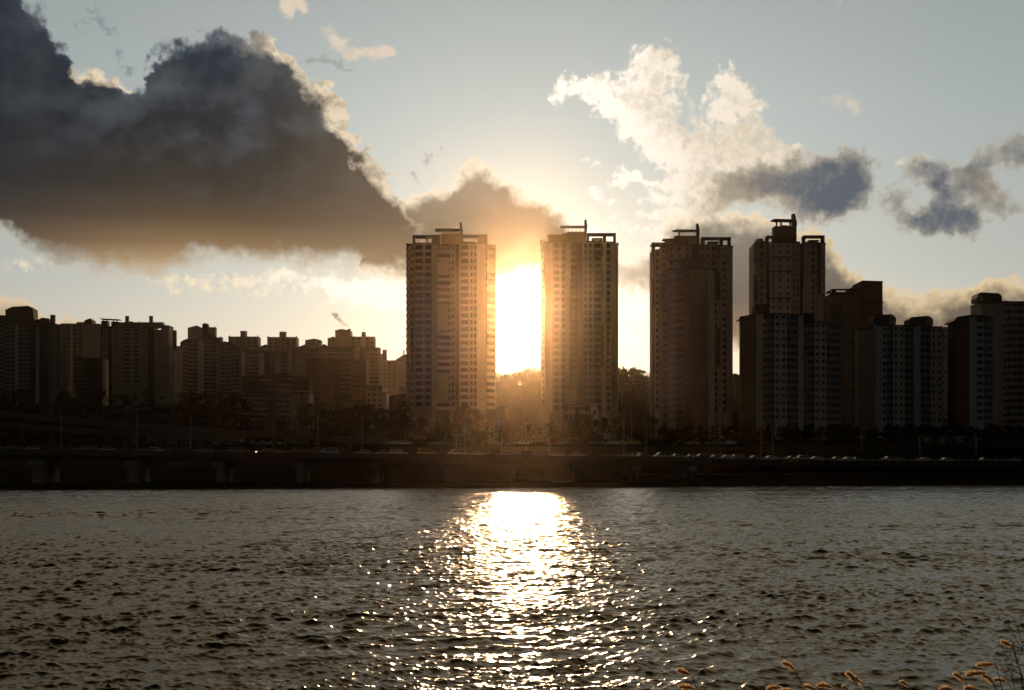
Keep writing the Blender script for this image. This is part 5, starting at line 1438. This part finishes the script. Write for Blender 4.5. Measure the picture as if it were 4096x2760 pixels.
def make_proto(kind, seed):
    rs = np.random.RandomState(seed)
    tr = MB()
    if kind == 'bare':
        H = 9.0
        tr.tube([(0, 0, -.5), (0.1, 0, H * .3)], [.28, .2], M_bark, 7)
        cr = MB()
        for i in range(6):
            a = rs.rand() * 6.28
            d = Vector((math.cos(a) * .45, math.sin(a) * .45, 1)).normalized()
            branches(rs, cr, Vector((0.1, 0, H * (.2 + .05 * rs.rand()))), d, H * (.3 + .1 * rs.rand()), .12, 4, M_bark, .5)
        return tr.mesh('trunk'), cr.mesh('crown'), H
    if kind == 'pine':
        H = 11.0
        tr.tube([(0, 0, -.5), (.2, .1, H * .5), (0, 0, H * .95)], [.25, .17, .04], M_bark, 7)
        cents = []
        for i in range(9):
            t = i / 8; z = H * (.35 + .62 * t); R = (1 - t) * 2.4 + .35
            for k in range(4):
                a = rs.rand() * 6.28; cents.append((math.cos(a) * R * .6, math.sin(a) * R * .6, z + rs.normal() * .2, R * .5 + .15))
        return tr.mesh('trunk'), leaf_cloud(rs, cents, 1500, .22, LF[0]), H
    H = {'round': 9.5, 'spread': 8.0, 'bush': 4.0}[kind]
    if kind == 'bush': tr.tube([(0, 0, -.4), (0, 0, 1.2)], [.12, .08], M_bark, 6)
    else:
        tr.tube([(0, 0, -.5), (.15, 0, H * .35), (0, .1, H * .6)], [.28, .2, .1], M_bark, 7)
        for i in range(6):
            a = rs.rand() * 6.28; e = Vector((math.cos(a) * 1.8, math.sin(a) * 1.8, H * (.55 + .2 * rs.rand())))
            tr.tube([(0.1, 0, H * (.3 + .04 * i)), e * .6 + Vector((0, 0, H * .12)), e], [.1, .07, .03], M_bark, 5)
    cents = []
    R = {'round': 2.9, 'spread': 3.3, 'bush': 1.9}[kind]
    for i in range(20 if kind != 'bush' else 9):
        a = rs.rand() * 6.28; rr = R * math.sqrt(rs.rand()) * .85
        z = H * (.62 + .0) + (rs.rand() - .45) * H * .55 * math.sqrt(max(0.05, 1 - (rr / R) ** 2))
        cents.append((math.cos(a) * rr, math.sin(a) * rr, z, R * (.22 + .2 * rs.rand())))
    return tr.mesh('trunk'), leaf_cloud(rs, cents, 2000 if kind != 'bush' else 900, .2, LF[{'round': 1, 'spread': 2, 'bush': 0}[kind]]), H
for kind, n in (('bare', 3), ('pine', 2), ('round', 3), ('spread', 2), ('bush', 2)):
    PROT[kind] = [make_proto(kind, 50 + i * 7 + len(kind)) for i in range(n)]
DESC = {'bare': 'bare-branched tree', 'pine': 'pointed evergreen tree', 'round': 'round-crowned leafy tree', 'spread': 'rust-brown wide tree', 'bush': 'low dark bush'}
rt = random.Random(11)
tree_items = {}
def tree(kind, px, Y, height, row, grp, z=None):
    X = PX(px, Y)
    me_t, me_c, H = rt.choice(PROT[kind])
    o = bpy.data.objects.new('bush' if kind == 'bush' else 'tree', None); C.objects.link(o)
    s = height / H
    o.location = (X, Y, gz(X, Y) if z is None else z); o.scale = (s * rt.uniform(.9, 1.25),) * 2 + (s,); o.rotation_euler = (0, 0, rt.uniform(0, 6.28))
    link('trunk', me_t, o); link('crown', me_c, o)
    tag(o, None, 'bush' if kind == 'bush' else 'tree', grp)
    tree_items.setdefault(row, []).append((o, px, DESC[kind]))
def tree_to(kind, px, Y, toprow, row, grp):
    X = PX(px, Y); g = gz(X, Y); tree(kind, px, Y, max(2.5, PZ(toprow, Y) - g), row, grp)

# crest of the hill seen through the gaps
for px, top, k in [(1978, 1484, 'bare'), (1992, 1488, 'bare'), (2006, 1496, 'bare'), (2022, 1492, 'round'), (2040, 1490, 'bare'), (2058, 1486, 'round'), (2072, 1478, 'bare'), (2088, 1470, 'bare'), (2104, 1466, 'bare'), (2120, 1462, 'bare'), (2138, 1465, 'bare'), (2154, 1468, 'bare'), (2168, 1478, 'round'),
                   (2466, 1456, 'pine'), (2478, 1464, 'round'), (2492, 1460, 'pine'), (2506, 1468, 'round'), (2522, 1462, 'round'), (2540, 1466, 'round'), (2558, 1472, 'round'), (2574, 1476, 'round'), (2590, 1482, 'bare'), (2604, 1490, 'bare'), (2618, 1498, 'bare'),
                   (2932, 1490, 'round'), (2946, 1488, 'round'), (2960, 1490, 'round'), (2974, 1492, 'bare')]:
    tree_to(k, px, 788 + rt.uniform(-8, 8), top, 'crest', 'trees on the crest of the hill')
for i in range(34):
    px = rt.choice([rt.uniform(1980, 2170), rt.uniform(2465, 2615), rt.uniform(2930, 2968)])
    tree(rt.choice(['round', 'round', 'pine', 'bare']), px, rt.uniform(690, 770), rt.uniform(7, 10), 'slope', 'trees on the slope between the towers')
# hillside at the left
for i in range(46):
    px = rt.uniform(-20, 1640); tree(rt.choice(['round', 'spread', 'pine', 'bare', 'round']), px, rt.uniform(640, 760) if px > 960 else rt.uniform(700, 830), rt.uniform(6, 10), 'hillside', 'trees under the hillside blocks')
# belt below the towers
x = -30
while x < 4130:
    Y = rt.uniform(500, 535)
    base = 1690
    if x < 620: top = rt.uniform(1590, 1630)
    elif x < 960: top = rt.uniform(1560, 1620)
    elif x < 1240: top = rt.uniform(1655, 1680)
    elif x < 1640: top = rt.uniform(1585, 1635)
    elif x < 1990: top = rt.uniform(1618, 1660)
    elif x < 2620: top = rt.uniform(1640, 1670)
    else: top = rt.uniform(1688, 1708)
    tree_to(rt.choice(['round', 'spread', 'round', 'pine', 'bare'] if x < 2600 else ['round', 'spread', 'bush', 'round']), x, Y, top, 'belt', 'belt of trees between the upper road and the buildings')
    x += rt.uniform(38, 62)
x = 20
while x < 4130:
    tree(rt.choice(['bush', 'bush', 'round', 'spread', 'bare']), x, rt.uniform(460, 485), rt.uniform(3, 6.5), 'front', 'bushes and small trees behind the upper road')
    x += rt.uniform(60, 95)
for row, txt in (('crest', '{d} on the hill crest in {m}'), ('slope', '{d} on the dark slope in {m}'), ('hillside', '{d} uphill, under {m}'), ('belt', '{d} in the belt below {m}'), ('front', '{d} beside the upper road below {m}')):
    auto_label(tree_items[row], txt)
# the dense wood on the slopes, one mass behind the trees that can be told apart
def wood():
    rs = np.random.RandomState(21); cents = []
    while len(cents) < 1500:
        Y = rs.uniform(470, 835); px = rs.uniform(-120, 4200); X = PX(px, Y)
        if Y < 560 and rs.rand() < .35: continue
        if 560 < Y < 660 and (1600 < px < 3400): continue
        if Y > 660 and px < 1600 and rs.rand() < .3: continue
        g = gz(X, Y); R = rs.uniform(1.8, 3.6)
        if PZ(1500 if (px > 1900) else 1600, Y) < g + 4 and Y < 700: continue
        for k in range(3):
            cents.append((X + rs.normal() * R, Y + rs.normal() * R, g + rs.uniform(.5, 4.5 if Y < 650 else 6.5), R * rs.uniform(.5, 1)))
    for (a, b) in ((1975, 2175), (2460, 2625), (2925, 2975)):
        for k in range(190):
            px = rs.uniform(a, b); Y = rs.uniform(730, 805); X = PX(px, Y); g = gz(X, Y)
            cents.append((X, Y, g + rs.uniform(0, 5.5), rs.uniform(1.5, 3.2)))
    me = leaf_cloud(rs, cents, 150000, .40, LF[1]); me.name = 'wood'
    tag(link('wood', me), 'dense dark undergrowth covering the slopes behind the road', None, None, 'stuff')
wood()
# scrub and rough grass on the far bank
def ground_cover():
    rs = np.random.RandomState(5); n = 26000
    X = rs.uniform(-170, 230, n); s = rs.uniform(1.5, 30, n) ** 1.0; Y = shore_np(X) + s
    Z = ground_z(X, Y)
    h = rs.uniform(.25, .8, n); w = rs.uniform(.05, .14, n); a = rs.uniform(0, 6.28, n); ln = rs.normal(0, .25, (n, 2))
    c, s_ = np.cos(a) * w, np.sin(a) * w
    V = np.stack([np.stack([X - c, Y - s_, Z - .1], 1), np.stack([X + c, Y + s_, Z - .1], 1), np.stack([X + ln[:, 0], Y + ln[:, 1], Z + h], 1)], 1).reshape(-1, 3)
    me = bpy.data.meshes.new('bank_grass')
    me.vertices.add(len(V)); me.vertices.foreach_set('co', V.astype(np.float32).ravel())
    me.loops.add(n * 3); me.loops.foreach_set('vertex_index', np.arange(n * 3, dtype=np.int32))
    me.polygons.add(n); me.polygons.foreach_set('loop_start', np.arange(n, dtype=np.int32) * 3)
    me.update(calc_edges=True); me.materials.append(mat('dry_grass', (0.05, 0.042, 0.026), .9, vary=.3, vscale=.4))
    tag(link('bank_grass', me), 'rough dry grass on the far river bank', None, None, 'stuff')
ground_cover()

# ------------------------------------------------------------------ smoke from the far chimney
def smoke():
    m = bpy.data.materials.new('smoke'); m.use_nodes = True
    t = m.node_tree; t.nodes.clear(); G.tree = t
    v = t.nodes.new('ShaderNodeVolumePrincipled')
    v.inputs['Color'].default_value = (0.8, 0.76, 0.68, 1)
    v.inputs['Anisotropy'].default_value = 0.3
    tc_ = G.node('ShaderNodeTexCoord')
    G.put(v.inputs['Density'], ramp01(noise(G(tc_.outputs['Object']), .45, 4, .6), .36, .66) * .7)
    o = t.nodes.new('ShaderNodeOutputMaterial'); t.links.new(v.outputs[0], o.inputs['Volume'])
    Y = smoke_at[1]; k = Y / F
    bm = bmesh.new()
    rs = random.Random(4)
    for px, row, r in [(1395, 1312, 2.5), (1393, 1308, 3), (1390, 1303, 3.6), (1385, 1299, 4), (1379, 1297, 4.4), (1372, 1297, 4.6), (1368, 1292, 5), (1367, 1286, 5.5), (1361, 1280, 6.5), (1354, 1274, 7), (1348, 1267, 8.5), (1344, 1260, 9), (1336, 1258, 8)]:
        M = Matrix.Translation((PX(px, Y) - smoke_at[0], rs.uniform(-.5, .5), PZ(row, Y) - smoke_at[2])) @ Matrix.Scale(r * 1.5 * k, 4)
        bmesh.ops.create_icosphere(bm, subdivisions=2, radius=1, matrix=M)
    me = bpy.data.meshes.new('smoke'); bm.to_mesh(me); bm.free(); me.materials.append(m)
    o = link('smoke', me, None, smoke_at)
    tag(o, 'thin curl of smoke rising from the far chimney', None, None, 'stuff')
smoke()
# ------------------------------------------------------------------ reeds on the near bank
def plume_mat():
    m = bpy.data.materials.new('reed_plume'); m.use_nodes = True
    t = m.node_tree; t.nodes.clear()
    d = t.nodes.new('ShaderNodeBsdfDiffuse'); d.inputs[0].default_value = (0.72, 0.60, 0.42, 1)
    tr = t.nodes.new('ShaderNodeBsdfTranslucent'); tr.inputs[0].default_value = (0.85, 0.72, 0.52, 1)
    mx_ = t.nodes.new('ShaderNodeMixShader'); mx_.inputs[0].default_value = .6
    o = t.nodes.new('ShaderNodeOutputMaterial')
    t.links.new(d.outputs[0], mx_.inputs[1]); t.links.new(tr.outputs[0], mx_.inputs[2]); t.links.new(mx_.outputs[0], o.inputs[0])
    return m
M_plume = plume_mat()
M_stem = mat('reed_stem', (0.10, 0.07, 0.035), .8)
M_rleaf = mat('reed_leaf', (0.12, 0.085, 0.04), .8)
def reed(px, row, Y, ang, size, seed, label, plume=True):
    """px, row: tip of the stem under the plume; ang: plume direction in the picture plane"""
    rs = np.random.RandomState(seed)
    Y *= 0.6; size *= 0.72
    x, z = PX(px, Y), PZ(row, Y)
    g = gz(x, Y)
    lean = rs.uniform(.12, .35)
    root = thing('reed', label, 'reed', (x + lean, Y, g), 0, 'reeds on the near bank')
    top = Vector((-lean, 0, z - g))
    pts_ = [Vector((0, 0, -.1)), Vector((-lean * .15, 0, (z - g) * .5)), Vector((-lean * .55, 0, (z - g) * .85)), top]
    mb = MB(); mb.tube(pts_, [.010, .008, .006, .004], M_stem, 5); mb.build('stem', root)
    if plume:
        mb = MB()
        L = size; dirv_ = Vector((math.cos(ang), rs.uniform(-.2, .2), math.sin(ang))).normalized()
        n = 620
        axis = []
        for i in range(11):
            t = i / 10; droop = Vector((-.25, 0, -.55)) * (t * t * L * .7)
            axis.append(top + dirv_ * L * t + droop)
        for k in range(n):
            t = rs.rand() ** .9; i = min(9, int(t * 10)); b = axis[i].lerp(axis[i + 1], t * 10 - i)
            side = Vector(rs.normal(size=3)); side.normalize()
            wid = .50 * L * math.sin(math.pi * min(1, t * .9 + .1)) ** .7
            e = b + (dirv_ * .55 + side * .45 + Vector((-.3, 0, -.12))) * wid * rs.uniform(.5, 1.1)
            q = Vector(rs.normal(size=3)).normalized() * .0026
            mb.add([b - q, b + q, e + q * .8, e - q * .8], [(0, 1, 2, 3)], M_plume)
        mb.build('plume', root)
    for k in range(3):
        a = rs.uniform(-1, 1); z0 = (z - g) * rs.uniform(.2, .6); Lf = rs.uniform(.3, .6)
        b = Vector((-lean * .1, 0, z0)); v = []
        for i in range(6):
            t = i / 5; c = b + Vector((a * Lf * t, rs.uniform(-.02, .02), Lf * (.8 * t - .7 * t * t)))
            w = .014 * (1 - t) + .001
            v += [c + Vector((0, w, w)), c - Vector((0, w, w))]
        mb = MB(); mb.add(v, [(2 * i, 2 * i + 1, 2 * i + 3, 2 * i + 2) for i in range(5)], M_rleaf); mb.build('leaf', root)
RD = [(2768, 2706, 28.0, 135, .26, 'lone reed plume leaning left, leftmost, just inside the sun glitter'), (2790, 2760, 28.5, 150, .28, 'ragged reed plume cut by the lower edge below the leftmost one'),
      (3184, 2684, 27.0, 125, .26, 'slender upright reed plume standing above a low cluster of three'), (3136, 2752, 27.5, 165, .24, 'leftmost plume of the low cluster under the slender upright one'), (3190, 2768, 27.2, 160, .26, 'fluffy plume in the middle of the low cluster at the lower edge'),
      (3272, 2764, 27.6, 140, .24, 'rounded reed plume right of the low cluster'), (3338, 2754, 27.0, 150, .25, 'plump reed plume between the rounded one and the twin-headed one'), (3400, 2768, 27.3, 120, .16, 'small plume barely showing at the lower edge beside the twin-headed reed'),
      (3424, 2730, 26.5, 112, .27, 'taller left head of the twin reed plumes'), (3452, 2738, 26.6, 125, .24, 'lower right head of the twin reed plumes'),
      (3640, 2748, 25.0, 130, .16, 'small dim blurred plume alone between the twin reeds and the right cluster'), (3828, 2766, 27.0, 150, .26, 'leftmost plume of the right-hand cluster at the lower edge'), (3862, 2730, 27.0, 120, .24, 'thin plume leaning over the right-hand cluster'),
      (3952, 2694, 26.0, 165, .30, 'broad golden plume arching left in the right-hand cluster'), (3984, 2660, 26.0, 165, .24, 'flat plume streaming left above the right-hand cluster'), (3972, 2736, 26.5, 115, .26, 'narrow plume below the broad golden one'),
      (3922, 2764, 27.0, 150, .24, 'plume cut by the lower edge under the right-hand cluster'), (4050, 2590, 25.5, 130, .20, 'highest small brown plume near the right edge'), (4030, 2728, 26.0, 150, .18, 'faint small plume at the right edge of the cluster')]
for i, (px, row, Y, a, s_, lab) in enumerate(RD):
    reed(px, row, Y, rad(a), s_, 100 + i, lab)
def weed(px0, px1, row, Y, seed, label):
    rs = np.random.RandomState(seed)
    x, g = PX(px0, Y), gz(PX(px0, Y), Y)
    root = thing('weed', label, 'weed', (x, Y, g), 0, 'dry weeds at the right edge')
    top = Vector((PX(px1, Y) - x, 0, PZ(row, Y) - g))
    m1 = top * .5 + Vector((.08, 0, .1))
    mb = MB(); mb.tube([Vector((0, 0, -.1)), m1, top], [.011, .008, .003], M_stem, 5); mb.build('stem', root)
    for k in range(7):
        t = rs.uniform(.35, .98); b = (m1 * (1 - t) * 2 + (top * (2 * t - 1))) if t > .5 else m1 * t * 2
        b = m1.lerp(top, (t - .35) / .65)
        e = b + Vector((rs.uniform(-.45, .25), rs.uniform(-.1, .1), rs.uniform(.05, .35)))
        tw = MB(); tw.tube([b, b.lerp(e, .5) + Vector((0, 0, -.03)), e], [.004, .003, .002], M_stem, 4)
        for j in range(5):
            c = b.lerp(e, rs.rand()); f = c + Vector(rs.normal(size=3)) * .04
            tw.tube([c, f], [.003, .007], M_rleaf, 4)
        tw.build('twig', root)
weed(4092, 4042, 2545, 26.0, 1, 'tall dry weed arching to the upper left at the right edge')
weed(4110, 4072, 2500, 26.5, 2, 'tallest dry weed stem, partly cut by the right edge')
weed(4060, 4018, 2640, 27.0, 3, 'shorter twiggy weed left of the tall weed stems')
